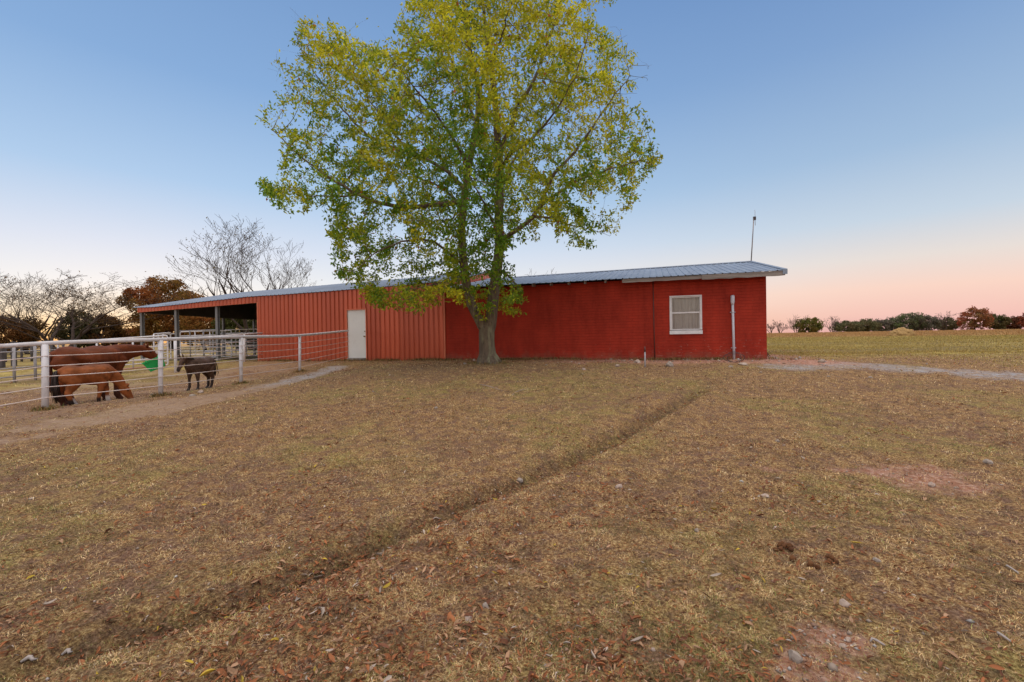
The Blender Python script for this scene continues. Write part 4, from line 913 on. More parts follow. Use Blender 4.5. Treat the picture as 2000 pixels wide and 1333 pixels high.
# ---------- the big yellow-green tree
def big_tree():
    Y0 = 15.35
    base = GP(954, 711); by = base.y
    root = empty('shade_tree', base, 0, label='big forked yellow-green shade tree in front of the red building', cat='tree')
    limbs = [   # (points (px, py, depth offset), start radius, end radius, parent index)
        [(954,716,0),(952,690,0),(951,665,0),(951,645,0)],                                   # trunk
        [(946,648,0),(934,622,-.05),(921,596,-.05),(912,560,0),(906,520,.05),(903,480,.1),(902,440,.1),(905,400,.1),(915,330,.1),(930,250,.2),(933,170,.3),(915,80,.5),(905,0,.6),(900,-100,.7)],
        [(957,646,0),(960,615,.05),(963,585,.05),(968,545,.1),(974,500,.15),(976,470,.1),(974,430,.05),(976,380,0),(976,330,0),(972,280,-.1),(968,210,-.2),(962,150,-.3),(950,70,-.3),(938,-60,-.4)],
        [(974,300,0),(988,262,.2),(1003,240,.3),(1014,200,.4),(1038,168,.5),(1060,110,.8),(1085,40,1.0),(1110,-60,1.3)],
        [(905,402,.1),(880,396,-.1),(850,402,-.3),(790,405,-.7),(740,395,-1.0),(700,380,-1.2),(640,345,-1.4),(580,300,-1.5),(530,250,-1.6)],
        [(909,372,.1),(880,340,.4),(840,315,.9),(800,300,1.3),(720,265,1.6),(650,190,1.9),(600,120,2.1),(575,60,2.2)],
        [(976,474,.1),(990,465,-.1),(1005,452,-.2),(1040,425,-.5),(1062,385,-.7),(1080,345,-.8),(1110,310,-.9),(1145,265,-.9),(1190,200,-.8),(1230,150,-.7)],
        [(1050,405,-.6),(1090,378,-.9),(1130,350,-1.2),(1190,330,-1.5),(1250,315,-1.7),(1290,308,-1.8)],
        [(1040,425,-.5),(1075,428,-.2),(1110,440,.1),(1150,448,.2),(1192,462,.2)],
        [(906,520,.05),(885,500,-.4),(850,475,-.9),(800,470,-1.5),(740,490,-2.0),(690,530,-2.3),(655,520,-2.4)],
        [(908,535,0),(890,548,-.5),(850,556,-1.2),(800,566,-1.8),(760,575,-2.2)],
        [(976,330,0),(1000,300,-.8),(1040,270,-1.8),(1090,210,-2.8),(1130,130,-3.6),(1150,60,-4.0)],
        [(916,325,.1),(890,280,-.9),(850,220,-2.1),(800,160,-3.2),(760,110,-3.8)],
        [(976,370,0),(1000,320,1.2),(1050,260,2.6),(1120,200,3.8)],
        [(933,180,.3),(960,120,-1.0),(990,40,-2.2),(1020,-60,-3.0)],
        [(905,420,.1),(870,370,1.4),(800,340,3.0),(740,300,4.0)],
        [(968,540,.1),(985,530,-.3),(1000,545,-.8),(1015,562,-1.1)],
        [(931,240,.2),(900,170,.6),(870,90,.9),(845,20,1.0),(830,-60,1.2)],
        [(975,475,.1),(965,440,-.9),(945,400,-2.0),(920,350,-3.0),(900,300,-3.8)],
        [(905,400,.1),(880,430,-1.2),(850,430,-2.3),(810,430,-3.2)],
        [(700,380,-1.2),(650,385,-1.5),(590,380,-1.7),(545,372,-1.8)],
        [(800,300,1.3),(740,220,1.3),(690,150,1.4),(650,95,1.5)],
    ]
    attach = {1:(0,None),2:(0,None),3:2,4:1,5:1,6:2,7:6,8:6,9:1,10:1,11:2,12:1,13:2,14:1,15:1,16:2,17:1,18:2,19:1,20:4,21:5}
    nodes = []; parent = []
    def add(p, par): nodes.append(Vector(p)); parent.append(par); return len(nodes)-1
    lid = []
    rr_ = random.Random(3)
    for li, L in enumerate(limbs):
        ids = []; pts = [P(x, y, by+d) for x, y, d in L]
        if li == 0: pts = [p for p in pts]
        # refine
        fine_ = []
        for i in range(len(pts)-1):
            q = [pts[max(i-1,0)], pts[i], pts[i+1], pts[min(i+2,len(pts)-1)]]; k = max(2, int((pts[i+1]-pts[i]).length/0.22))
            for s in range(k):
                t = s/k; fine_.append(0.5*((2*q[1])+(q[2]-q[0])*t+(2*q[0]-5*q[1]+4*q[2]-q[3])*t*t+(3*q[1]-q[0]-3*q[2]+q[3])*t**3))
        fine_.append(pts[-1])
        if li == 0: par = -1
        else:
            cand = lid[attach[li][0] if isinstance(attach[li], tuple) else attach[li]]
            par = min(cand, key=lambda c: (nodes[c]-fine_[0]).length); fine_ = fine_[1:]
        for f in fine_:
            if li > 2: f = f+Vector((rr_.gauss(0, .02), rr_.gauss(0, .03), rr_.gauss(0, .02)))
            par = add(f, par); ids.append(par)
        lid.append(ids)
    n_auth = len(nodes)
    # attractors inside the outline of the crown
    poly = [(655,425),(660,470),(640,520),(665,545),(700,565),(720,575),(745,590),(790,605),(830,585),(880,592),(915,585),(985,600),(1025,578),(1028,560),(1000,520),(1005,495),(1030,470),(1045,465),(1058,500),(1100,505),(1120,480),(1150,515),(1175,490),(1200,462),(1170,445),(1120,420),(1150,402),(1225,385),(1262,350),(1298,325),(1300,298),(1265,280),(1245,262),(1252,220),(1240,165),(1235,90),(1195,40),(1190,-60),(1110,-190),(950,-240),(830,-150),(795,-20),(800,40),(830,75),(765,70),(735,100),(700,95),(665,60),(640,80),(600,45),(585,45),(580,90),(560,110),(565,140),(585,175),(605,215),(622,262),(590,262),(560,245),(520,235),(530,262),(545,300),(540,335),(520,345),(535,368),(550,400),(585,415),(620,400)]
    g = np.random.default_rng(5)
    pts = []; n_need = 8500
    while len(pts) < n_need:
        x = g.uniform(500, 1310, 4000); y = g.uniform(-240, 610, 4000); jx = np.array([noise.noise(Vector((a*.018, b_*.018, 5.5))) for a, b_ in zip(x, y)])*62; jy = np.array([noise.noise(Vector((a*.018, b_*.018, 9.5))) for a, b_ in zip(x, y)])*52; ok = inpoly(x+jx, y+jy, poly)
        half = 4.9*np.sqrt(np.clip(1-((x-915)/430)**2, 0.02, 1))*np.interp(y, [-240, -50, 120, 330, 450, 520, 600], [2.0/4.9, .62, .9, 1.0, .75, .5, .40])
        d = g.uniform(-1, 1, 4000)*half
        for a, b_, dd, o in zip(x, y, d, ok):
            if not o: continue
            Yd = by+dd
            p = P(a, b_, Yd)
            if p.z < 5.4 and (p-WO).dot(WY) > -0.75: continue
            nv = 0.7*noise.noise(p*0.5+Vector((3.1, 0, 0)))+0.9*noise.noise(p*1.15+Vector((0,7,0)))
            if nv < -0.03: continue
            if 668 < a < 702 and 400 < b_ < 448: continue
            if 1000 < a < 1050 and b_ > 470 and b_ < 540: continue
            pts.append(p)
    low = [(650,540),(700,548),(760,560),(830,560),(900,562),(985,575),(1030,570),(1020,594),(985,590),(930,588),(870,596),(800,612),(745,600),(700,575)]; k = 0
    while k < 360:
        x = g.uniform(650, 1030); y = g.uniform(535, 612); dd = g.uniform(-3.0, -.3)
        if not inpoly(np.array([x]), np.array([y]), low)[0] or (885 < x < 990 and y > 572): continue
        p = P(x, y, by+dd)
        if noise.noise(p*1.2) < -.12: k += .3; continue
        pts.append(p); k += 1
    bare_from = len(pts)
    # a few bare tip regions that stick out of the crown
    bare_from = len(pts)
    for (x0, y0, x1, y1, k) in ((600,100,555,5,14),(585,110,530,80,12),(590,190,512,110,18),(560,240,510,195,8),(1230,165,1280,120,22),(1240,190,1270,145,14),(1200,60,1225,60,8),(720,95,690,40,6),(760,80,740,45,6),(700,110,640,55,10)):
        for i in range(k):
            t = i/(k-1); pts.append(P(x0+(x1-x0)*t+g.normal()*8, y0+(y1-y0)*t+g.normal()*8, by+g.normal()*.7-.2))
    A = pts; alive = list(range(len(A)))
    step, kill, infl = 0.19, 0.27, 3.0
    isbare = set(); kid_ = [[] for _ in nodes]
    for i, q in enumerate(parent):
        if q >= 0: kid_[q].append(i)
    for it in range(110):
        kd = kdtree.KDTree(len(nodes))
        for i, q in enumerate(nodes): kd.insert(q, i)
        kd.balance(); pull = {}; nxt = []
        for ai in alive:
            c_, idx, dist = kd.find(A[ai])
            if dist < kill: continue
            nxt.append(ai)
            if dist < infl:
                v = (A[ai]-nodes[idx]).normalized()
                if idx in pull: pull[idx][0] += v; pull[idx][1] += 1; pull[idx][2] &= (ai >= bare_from)
                else: pull[idx] = [v, 1, ai >= bare_from]
        alive = nxt
        if not pull or len(nodes) > 24000: break
        for idx, (v, k, bb_) in pull.items():
            if v.length < 1e-3: continue
            v = v.normalized(); pp = parent[idx]
            if pp >= 0 and idx >= n_auth:
                v = (v+0.35*(nodes[idx]-nodes[pp]).normalized()+Vector((rr_.gauss(0,.1), rr_.gauss(0,.1), rr_.gauss(0,.1)))).normalized()
            np_ = nodes[idx]+v*step
            if np_.z < 5.0 and (np_-WO).dot(WY) > -0.55: continue
            if any((nodes[q]-np_).length < 0.09 for q in kid_[idx]): continue
            j = add(np_, idx); kid_[idx].append(j); kid_.append([])
            if bb_ or idx in isbare: isbare.add(j)
    n = len(nodes)
    kids = [[] for _ in range(n)]
    for i in range(n):
        if parent[i] >= 0: kids[parent[i]].append(i)
    rad = [0.0]*n; e = 2.35
    for i in range(n-1, -1, -1):     # children always come after their parents
        rad[i] = 0.0055 if not kids[i] else sum(rad[k]**e for k in kids[i])**(1/e)
    def impose(ids, rs):
        for k, i in enumerate(ids):
            t = k/(len(ids)-1); rad[i] = float(np.interp(t, np.linspace(0, 1, len(rs)), rs))
    impose(lid[0], [.33,.265,.255,.265]); impose(lid[1], [.155,.14,.122,.105,.092,.072,.052,.035,.02]); impose(lid[2], [.195,.172,.15,.135,.115,.095,.07,.042,.02])
    for k, r0 in ((3,.07),(4,.085),(5,.07),(6,.085),(7,.05),(8,.035),(9,.045),(10,.035),(11,.055),(12,.055),(13,.05),(14,.05),(15,.05),(17,.045),(18,.045),(16,.06),(19,.035),(20,.03),(21,.035)):
        impose(lid[k], [r0, r0*.8, r0*.55, r0*.3, r0*.15])
    for i in range(n_auth, n):
        if rad[i] > rad[parent[i]]*0.85: rad[i] = rad[parent[i]]*0.85
    # chains along the heaviest child
    chains_big, chains_small = [], []
    stack = [(0, -1)]
    while stack:
        i, par = stack.pop(); ch = [i] if par < 0 else [par, i]
        rs = [rad[i]] if par < 0 else [min(rad[par], rad[i]*1.25), rad[i]]
        while kids[ch[-1]]:
            c_ = sorted(kids[ch[-1]], key=lambda q: -rad[q])
            for q in c_[1:]: stack.append((q, ch[-1]))
            ch.append(c_[0]); rs.append(rad[c_[0]])
        (chains_big if max(rs) > 0.035 else chains_small).append((np.array([nodes[q][:] for q in ch]), rs))
    # flare at the foot
    tk = chains_big[0]
    for k in range(min(6, len(tk[1]))):
        zz = tk[0][k][2]-base.z; tk[1][k] = tk[1][k]+0.20*math.exp(-max(0, zz)/0.13)
    V, Fc = tubes_np(chains_big, 14); rel = np.array(base[:])
    # lumps and flutes on the trunk
    nv = np.array([noise.noise(Vector((v[0]*3, v[1]*3, v[2]*1.2))) for v in V]); axis_ = np.array([base.x, base.y])
    near = (V[:, 2]-base.z < 1.5); dx = V[:, :2]-axis_; dn = np.maximum(np.linalg.norm(dx, axis=1, keepdims=True), 1e-6)
    ang = np.arctan2(dx[:, 1], dx[:, 0]); flute = 0.05*np.sin(ang*5+1)*np.exp(-np.clip(V[:, 2]-base.z, 0, 9)/0.22)
    V[:, :2] += np.where(near[:, None], dx/dn*(nv*0.03+flute)[:, None], 0)
    tr = np_mesh('trunk', V-rel, Fc, M['bark'], smooth_=True, parent=root)
    V, Fc = tubes_np(chains_small, 4); np_mesh('branches', V-rel, Fc, M['bark'], smooth_=True, parent=root)
    # leaves
    cen = []; wts = []
    gg = np.random.default_rng(8)
    for i in range(n_auth-0, n):
        if rad[i] > 0.016 or i in isbare: continue
        tipd = 1.25 if not kids[i] else (0.8 if rad[i] < .009 else .45)
        p = np.array(nodes[i][:]); cl = noise.noise(nodes[i]*0.9+Vector((9, 1, 4)))
        k = int(gg.poisson(max(0.0, 13.5*tipd*(1+1.3*cl))))
        if k: cen.append(p+gg.normal(size=(k, 3))*np.array([.075, .075, .055]))
    for i in isbare:
        if gg.random() < 0.35: cen.append(np.array(nodes[i][:])+gg.normal(size=(1, 3))*.04)
    cen = np.vstack(cen)
    keep = ~((cen[:, 2] < 4.6) & (((cen[:, 0]-WO.x)*WY.x+(cen[:, 1]-WO.y)*WY.y) > -0.05)); cen = cen[keep]
    uu = (cen[:, 0]/cen[:, 1])*F_PX+1000; vv = 660-(cen[:, 2]-1.5)/cen[:, 1]*F_PX
    thin = 0.62*smooth(650, 560, uu)*smooth(300, 120, vv)+0.55*smooth(1185, 1240, uu)*smooth(280, 200, vv)+.35*smooth(60, -40, vv); cen = cen[gg.random(len(cen)) > thin]
    # colour: yellow where the crown is high or thin at the left top and right, green low and inside
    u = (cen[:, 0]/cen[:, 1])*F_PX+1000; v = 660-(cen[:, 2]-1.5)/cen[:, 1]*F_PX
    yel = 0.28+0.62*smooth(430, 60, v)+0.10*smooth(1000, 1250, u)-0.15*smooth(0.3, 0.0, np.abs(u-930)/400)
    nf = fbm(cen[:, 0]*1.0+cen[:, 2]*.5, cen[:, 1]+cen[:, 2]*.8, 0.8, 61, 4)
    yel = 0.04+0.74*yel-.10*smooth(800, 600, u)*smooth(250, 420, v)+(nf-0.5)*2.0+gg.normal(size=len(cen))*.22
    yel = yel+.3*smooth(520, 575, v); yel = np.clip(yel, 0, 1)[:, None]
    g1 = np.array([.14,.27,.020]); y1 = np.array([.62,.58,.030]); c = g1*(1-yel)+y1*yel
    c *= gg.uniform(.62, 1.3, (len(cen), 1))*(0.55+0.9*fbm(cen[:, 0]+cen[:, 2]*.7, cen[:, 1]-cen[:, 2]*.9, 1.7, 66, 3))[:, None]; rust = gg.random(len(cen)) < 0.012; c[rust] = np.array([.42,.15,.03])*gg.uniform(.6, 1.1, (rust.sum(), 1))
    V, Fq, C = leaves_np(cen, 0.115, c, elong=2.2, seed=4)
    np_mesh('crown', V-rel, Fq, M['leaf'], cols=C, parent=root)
    import sys; sys.stderr.write('BIG TREE nodes %d leaves %d\n' % (n, len(cen)))
big_tree()

# ---------- background trees
def grow(seed, height, spread, trunk_h, r0, levels=5, tilt=.45, up=0.35, nb=(3, 4), multi=1, lean=0.0, wig=0.10, ratio=(0.62, 0.80), cw=None):
    rr_ = random.Random(seed); chains = []; tips = []
    def br(p, d, L, r, lv):
        k = max(3, int(4+L/height*6)); pts = [p]; rs = [r]; q = Vector(p); dd = d.copy()
        for i in range(k):
            dd = (dd+Vector((rr_.gauss(0, wig), rr_.gauss(0, wig), rr_.gauss(0, wig*.6)+up*0.09))).normalized(); q = q+dd*(L/k); pts.append(q.copy()); rs.append(r*(1-0.6*(i+1)/k) if i < k-1 else r*.12)
            if lv < levels and i >= 1 and rr_.random() < 0.75:
                a = rr_.uniform(0, 2*math.pi); side = dd.cross(Vector((math.cos(a), math.sin(a), 0.3))).normalized()
                nd = (dd*rr_.uniform(.55, .95)+side*spread*rr_.uniform(.6, 1.1)+Vector((0, 0, up*.35))).normalized()
                br(q.copy(), nd, L*rr_.uniform(*ratio)*(1-0.35*i/k), rs[-1]*rr_.uniform(.5, .7), lv+1)
        chains.append((np.array([x[:] for x in pts]), rs)); tips.append((pts[-1], lv)); tips.append((pts[len(pts)//2], lv))
    for m_ in range(multi):
        a = m_/max(1, multi)*2*math.pi+rr_.uniform(0, 1); d = Vector((math.cos(a)*(tilt if multi > 1 else .05)+lean, math.sin(a)*(tilt if multi > 1 else .05), 1)).normalized()
        br(Vector((math.cos(a)*r0*.6*(multi > 1), math.sin(a)*r0*.6*(multi > 1), -.2)), d, height*rr_.uniform(.5, .62), r0*(1 if multi == 1 else .7), 1)
    zmax = max(c[0][:, 2].max() for c in chains); s = height/zmax
    chains = [(c[0]*s, np.array(c[1])) for c in chains]; tips = [(t[0]*s, t[1]) for t in tips]
    if cw:
        allx = np.concatenate([c[0][:, 0] for c in chains if c[0][-1, 2] > height*.4]); lo, hi = np.percentile(allx, [3, 97]); k = cw/(hi-lo); mid = (lo+hi)/2
        sh = lambda P_: np.stack([(P_[..., 0]-mid*np.clip(P_[..., 2]/height*1.3, 0, 1))*k, P_[..., 1]*k, P_[..., 2]], -1)
        chains = [(sh(c[0]), c[1]) for c in chains]; tips = [(Vector(sh(np.array(t[0][:]))), t[1]) for t in tips]
    return chains, tips
def bare_tree(px, py, Y, height, label, seed, leafn=0, leafcol=(.10,.08,.03), group=None, rmin=0.012, zb=None, name='bare_tree', width=1.0, **kw):
    p = P(px, 660, Y); p.z = gz(p.x, p.y) if zb is None else zb
    root = empty(name, p, 0, label=label, cat='tree', group=group)
    ch, tips = grow(seed, height, **kw)
    big = [(c[0]*np.array([width, width, 1]), np.maximum(c[1], rmin)) for c in ch if c[1][0] > 0.06*kw.get('r0', .2)*4]; small = [(c[0]*np.array([width, width, 1]), np.maximum(c[1], rmin)) for c in ch if c[1][0] <= 0.06*kw.get('r0', .2)*4]
    V, Fq = tubes_np(big, 6); np_mesh('trunk', V, Fq, M['farbark'], smooth_=True, parent=root)
    if small: V, Fq = tubes_np(small, 3); np_mesh('twigs', V, Fq, M['farbark'], parent=root)
    if leafn:
        g = np.random.default_rng(seed); T = np.array([t[0][:] for t in tips if t[1] >= 3])*np.array([width, width, 1]); idx = g.integers(0, len(T), leafn)
        cen = T[idx]+g.normal(size=(leafn, 3))*.25; cen = cen[g.random(leafn) < np.clip(1.25-cen[:, 2]/height, .15, 1)]
        c = np.array(leafcol)*g.uniform(.6, 1.5, (len(cen), 1)); V, Fq, C = leaves_np(cen, 0.16, c, elong=1.8, seed=seed); np_mesh('crown', V, Fq, M['farleaf'], cols=C, parent=root)
    return root
def leafy_tree(px, Y, height, width, label, seed, cols, n=9000, leaf=0.22, group=None, zc=0.55, name='autumn_tree', trunk=0.22, zoff=0.0, density=1.0, flat=0.9, lowest=0.08):
    p = P(px, 660, Y); p.z = gz(p.x, p.y)+zoff
    root = empty(name, p, 0, label=label, cat='tree', group=group); g = np.random.default_rng(seed); rr_ = random.Random(seed)
    ch, tips = grow(seed, height*.9, spread=.8, trunk_h=.3, r0=trunk, levels=4)
    xy = max(1e-3, max(np.abs(c[0][:, :2]).max() for c in ch)); k = width*.48/xy
    ch = [(c[0]*np.array([k, k, 1]), np.maximum(c[1], .02)) for c in ch]
    V, Fq = tubes_np(ch, 5); np_mesh('trunk', V, Fq, M['farbark'], smooth_=True, parent=root)
    # leaf clumps on a lumpy crown
    nc = 90; C0 = []
    while len(C0) < nc:
        q = g.normal(size=3); q /= np.linalg.norm(q); q *= g.uniform(.35, .98)**.6
        z = (q[2]*.5+.5)*(1-lowest)+lowest; w_ = math.sqrt(max(0.03, 1-((z-zc)/(1-zc if z > zc else max(zc-lowest*.2, .05)))**2*.85))
        C0.append((q[0]*width*.46*w_/max(.2, math.sqrt(max(.04, 1-q[2]**2))) if False else q[0]*width*.44, q[1]*width*.44, z*height*.93, g.uniform(.45, 1.0)*width*.115))
    C0 = np.array(C0); idx = g.integers(0, nc, n); off = g.normal(size=(n, 3)); off /= np.linalg.norm(off, axis=1, keepdims=True); off *= (g.uniform(.2, 1, (n, 1))**.5)*C0[idx, 3:4]; off[:, 2] *= flat
    cen = C0[idx, :3]+off; cen = cen[cen[:, 2] > .15]
    cm = g.uniform(0, 1, nc)[idx][:len(cen)]; tint = np.clip(fbm(cen[:, 0]*.6+cen[:, 2]*.4, cen[:, 1]*.6+cen[:, 2]*.3, .5, seed, 3)*1.6-.3+g.normal(size=len(cen))*.15, 0, 1)[:, None]
    c = np.array(cols[0])*(1-tint)+np.array(cols[1])*tint; c = c*g.uniform(.6, 1.35, (len(cen), 1))
    V, Fq, C = leaves_np(cen, leaf, c, elong=1.5, seed=seed); np_mesh('crown', V, Fq, M['farleaf'], cols=C, parent=root)
    return root
BG = 'trees beyond the horse lot'
RUST = ((.38,.13,.04), (.25,.16,.035)); BRN = ((.27,.105,.04), (.17,.10,.035)); GRN = ((.11,.145,.035), (.22,.15,.04)); DKG = ((.12,.14,.06), (.17,.13,.065))
bare_tree(497, 570, 50, 14.8, 'tall bare spreading tree rising behind the middle of the metal barn', 11, leafn=1500, leafcol=(.16,.12,.04), spread=.6, trunk_h=.3, r0=.34, levels=6, multi=4, tilt=.28, up=.7, group=BG, cw=11.6, rmin=.012)
bare_tree(548, 570, 47, 11.8, 'slender pale bare tree leaning right behind the barn beside the tall spreading one', 5, spread=.4, trunk_h=.3, r0=.15, levels=6, multi=2, tilt=.2, up=.8, group=BG, cw=5.5, rmin=.009)
bare_tree(118, 660, 44, 8.9, 'wide bare tree with thin upswept branches on the left, above the horses', 10, leafn=1800, leafcol=(.18,.10,.035), spread=.7, trunk_h=.3, r0=.26, levels=6, multi=4, up=.7, tilt=.3, group=BG, cw=12.5, rmin=.012)
bare_tree(55, 660, 47, 8.6, 'bare tree with fine twigs at the far left, left of the wide bare tree', 12, spread=.6, trunk_h=.3, r0=.17, levels=6, multi=3, tilt=.3, up=.7, group=BG, cw=7.0, rmin=.009)
bare_tree(178, 660, 50, 7.6, 'thin nearly bare tree between the wide bare tree and the round oak', 3, leafn=900, leafcol=(.14,.08,.025), spread=.6, trunk_h=.3, r0=.14, levels=6, multi=1, up=.8, group=BG, cw=6.5, rmin=.009)
bare_tree(1042, 560, 48, 8.3, 'bare treetop just showing above the roof right of the shade tree', 17, spread=.6, trunk_h=.3, r0=.16, levels=5, multi=2, group=BG)
leafy_tree(22, 46, 4.4, 6.0, 'low rusty brown tree at the left edge of the picture', 51, BRN, n=9000, leaf=.2, group=BG)
leafy_tree(150, 50, 5.0, 4.2, 'dark olive green tree under the bare branches, left of the sunset gap', 62, DKG, n=9000, leaf=.2, group=BG, trunk=.12)
leafy_tree(203, 52, 4.6, 4.4, 'red-brown rounded tree just left of the sunset gap', 63, BRN, n=11000, leaf=.2, group=BG, trunk=.12)
leafy_tree(336, 56, 9.6, 10.8, 'tall round-headed russet oak behind the open shed', 54, RUST, n=26000, leaf=.24, group=BG, zc=.5, trunk=.35)
leafy_tree(262, 60, 3.2, 4.6, 'low brown scrub tree just right of the sunset gap', 55, BRN, n=5000, leaf=.2, group=BG)
leafy_tree(400, 52, 5.0, 6.4, 'brownish tree seen through the shed left of its third post', 56, RUST, n=10000, leaf=.22, group=BG)
leafy_tree(462, 50, 4.4, 5.0, 'yellow-green tree seen through the shed between its rear posts', 57, ((.12,.12,.03),(.07,.09,.025)), n=9000, leaf=.2, group=BG)
leafy_tree(520, 54, 4.6, 6.0, 'green tree mostly hidden behind the left end of the barn wall', 58, GRN, n=7000, leaf=.2, group=BG)
HG = 'trees along the far side of the hay field'
far = [  # px, Y, height, width, cols, label
 (1580,190,6.4,11.5,GRN,'dark green bushy tree alone at the left of the far tree line'),
 (1655,200,5.2,13,DKG,'low grey-green thicket right of the lone bushy tree'),
 (1690,205,5.6,13,DKG,'low dark thicket in the middle left of the far tree line'),
 (1730,205,6.2,13,((.18,.14,.12),(.14,.15,.08)),'greyish brush just left of the haystack in the far tree line'),
 (1775,200,8.0,14,((.13,.17,.06),(.17,.15,.11)),'tallest green-topped tree of the far line, above the haystack'),
 (1808,200,7.2,12,((.18,.15,.13),(.15,.15,.09)),'grey-green rounded tree right behind the haystack'),
 (1852,205,6.0,10,((.17,.14,.08),(.14,.12,.06)),'pale greenish scrub between the haystack trees and the red oak'),
 (1905,190,9.2,12.5,((.36,.10,.05),(.18,.14,.05)),'round red-leaved tree toward the right of the far tree line'),
 (1948,195,7.2,9,((.09,.10,.035),(.16,.11,.05)),'dark green tree just right of the round red one'),
 (1978,198,5.6,8,((.16,.055,.030),(.06,.05,.02)),'small reddish-brown tree near the right edge of the far line'),
 (2012,185,6.8,7,((.26,.070,.035),(.14,.06,.03)),'red tree cut by the right edge of the picture')]
for k, (px, Y, h, w_, cc, lb) in enumerate(far):
    cc = tuple(tuple(q*1.2 for q in z_) for z_ in cc); leafy_tree(px, Y, h*1.12, w_, lb, 70+k, cc, n=5200, leaf=.55, group=HG, zc=.5, trunk=.3, lowest=.0, flat=.8)  # thicket greens greyed and lightened: distance haze put into the leaf colour
for k, (px, Y, h, lb) in enumerate(((1524,185,6.2,'bare tree next to the building corner in the far line'),(1556,188,8.2,'tall bare tree rising out of the lone bushy tree'),(1506,190,4.6,'smallest bare tree right beside the building corner'),(1626,185,7.2,'bare tree between the lone bushy tree and the thicket'),(1848,190,8.6,'bare tree left of the round red-leaved tree'),(1792,196,8.6,'bare twiggy crown rising over the haystack trees'))):
    bare_tree(px, 650, Y, h, lb, 90+k, spread=.8, trunk_h=.3, r0=.22, levels=4, multi=3, group=HG, rmin=.035, width=1.1)

# ================================================================== ROCKS, STICKS AND SMALL THINGS
def rock(name, loc, size, seed, m, label, cat, group=None, rz=0.0):
    bm = bmesh.new(); bmesh.ops.create_icosphere(bm, subdivisions=3, radius=1)
    for v in bm.verts:
        n_ = v.co.normalized(); d = 1+0.35*noise.noise(n_*1.3+Vector((seed*7.1, 0, 0)))+0.12*noise.noise(n_*3.5+Vector((seed*3.3, 2, 0)))
        q = n_*d; 
        for ax in (Vector((.8,.3,.5)), Vector((-.6,.7,.4)), Vector((.1,-.8,.6)), Vector((-.3,-.4,.9))):
            a = (ax+Vector((math.sin(seed), math.cos(seed*2), 0))*.4).normalized(); e_ = q.dot(a)-0.72
            if e_ > 0: q -= a*e_*0.8
        v.co = Vector((q.x*size[0], q.y*size[1], q.z*size[2]))
    me = bpy.data.meshes.new(name); bm.to_mesh(me); bm.free(); o = link(name, me, m, None, False); o.location = loc; o.rotation_euler = (0, 0, rz)
    return tag(o, label, cat, group)
RG = 'stones lying in the yard'
rocks = [ # px, py, half width px, half height px, label
 (1245,706,8,5,'rock','brown stone against the wall beside the short standpipe'),
 (1308,711,11,8,'greyrock','largest pale rounded stone below the window'),
 (1206,714,8,4,'rock','flat tan stone near the wall left of the standpipe'),
 (1219,705,4,2.4,'rock','small stone touching the wall left of the brown one'),
 (926,703,3.5,3,'rock','small orange stone against the wall left of the tree trunk'),
 (908,710,4,2.5,'greyrock','pale stone left of the tree foot'),
 (1067,713,4.5,2,'greyrock','flat pale chip right of the tree foot'),
 (1140,721,6,3,'rock','flat tan stone in the grass right of the tree'),
 (1452,711,11,4.5,'rock','broad flat pinkish stone beside the foot of the wall pipe'),
 (1427,716,6,2.5,'greyrock','pale flat stone in front of the wall pipe'),
 (1517,700,5,3.5,'greyrock','pale stone beside the corner of the building'),
 (1700,737,6,2.6,'greyrock','pale stone at the near edge of the gravel drive'),
 (1618,735,4,2.2,'greyrock','small white stone in the grass before the drive'),
 (1015,937,8,5,'greyrock','white stone lying in the shallow ditch'),
 (1209,949,9,5.5,'rock','pinkish flat stone in the grass right of the ditch'),
 (1361,1035,6,5,'greyrock','round white pebble in the grass below the centre right'),
 (1928,901,9,6,'greyrock','round white stone near the right edge'),
 (1519,861,5,4,'greyrock','small pale pebble in the middle right grass'),
 (1494,968,10,5,'rock','flat tan stone left of the bare pink patch'),
 (1820,946,9,5,'rock','orange-pink stone in the bare patch on the right'),
 (1650,1177,13,8,'rock','orange stone in the lower right grass'),
 (1553,1280,15,14,'greyrock','white angular stone by the bare patch at the bottom right'),
 (1648,1262,10,7,'rock','pale stone at the edge of the lower bare patch'),
 (1657,1248,8,5,'rock','small pink stone above the pale one at the lower bare patch'),
 (852,796,5,3,'greyrock','pale stone in the grass below the tree'),
 (948,1182,9,7,'greyrock','grey stone at the bottom centre'),
 (915,1208,9,6,'rock','brownish stone at the bottom centre left of the grey one'),
 (300,770,7,3,'greyrock','pale stones at the foot of the second fence post'),
 (392,765,6,4,'rock','pinkish clod at the feet of the donkey'),
 (376,772,9,2.6,'greyrock','flat pale stone on the path near the donkey'),
 (1712,1093,8,5,'greyrock','small grey stone beside the manure balls'),
 (1275,1268,6,4,'rock','small tan pebble in the bottom grass')]
for k, (px, py, hw, hh_, mm, lb) in enumerate(rocks):
    p = GP(px, py+hh_*.6); s = p.y/F_PX; rock('stone', p+Vector((0,0,hh_*s*.3)), (hw*s*.82, hw*s*.68, hh_*s*1.05), k+1, M[mm], lb, 'stone', RG, rz=k*.7)
p = GP(1503, 697); s = p.y/F_PX; rock('stump', p+Vector((0,.3,.06)), (.16,.14,.16), 77, M['dung'], 'dark stump showing past the right corner of the building', 'stump')
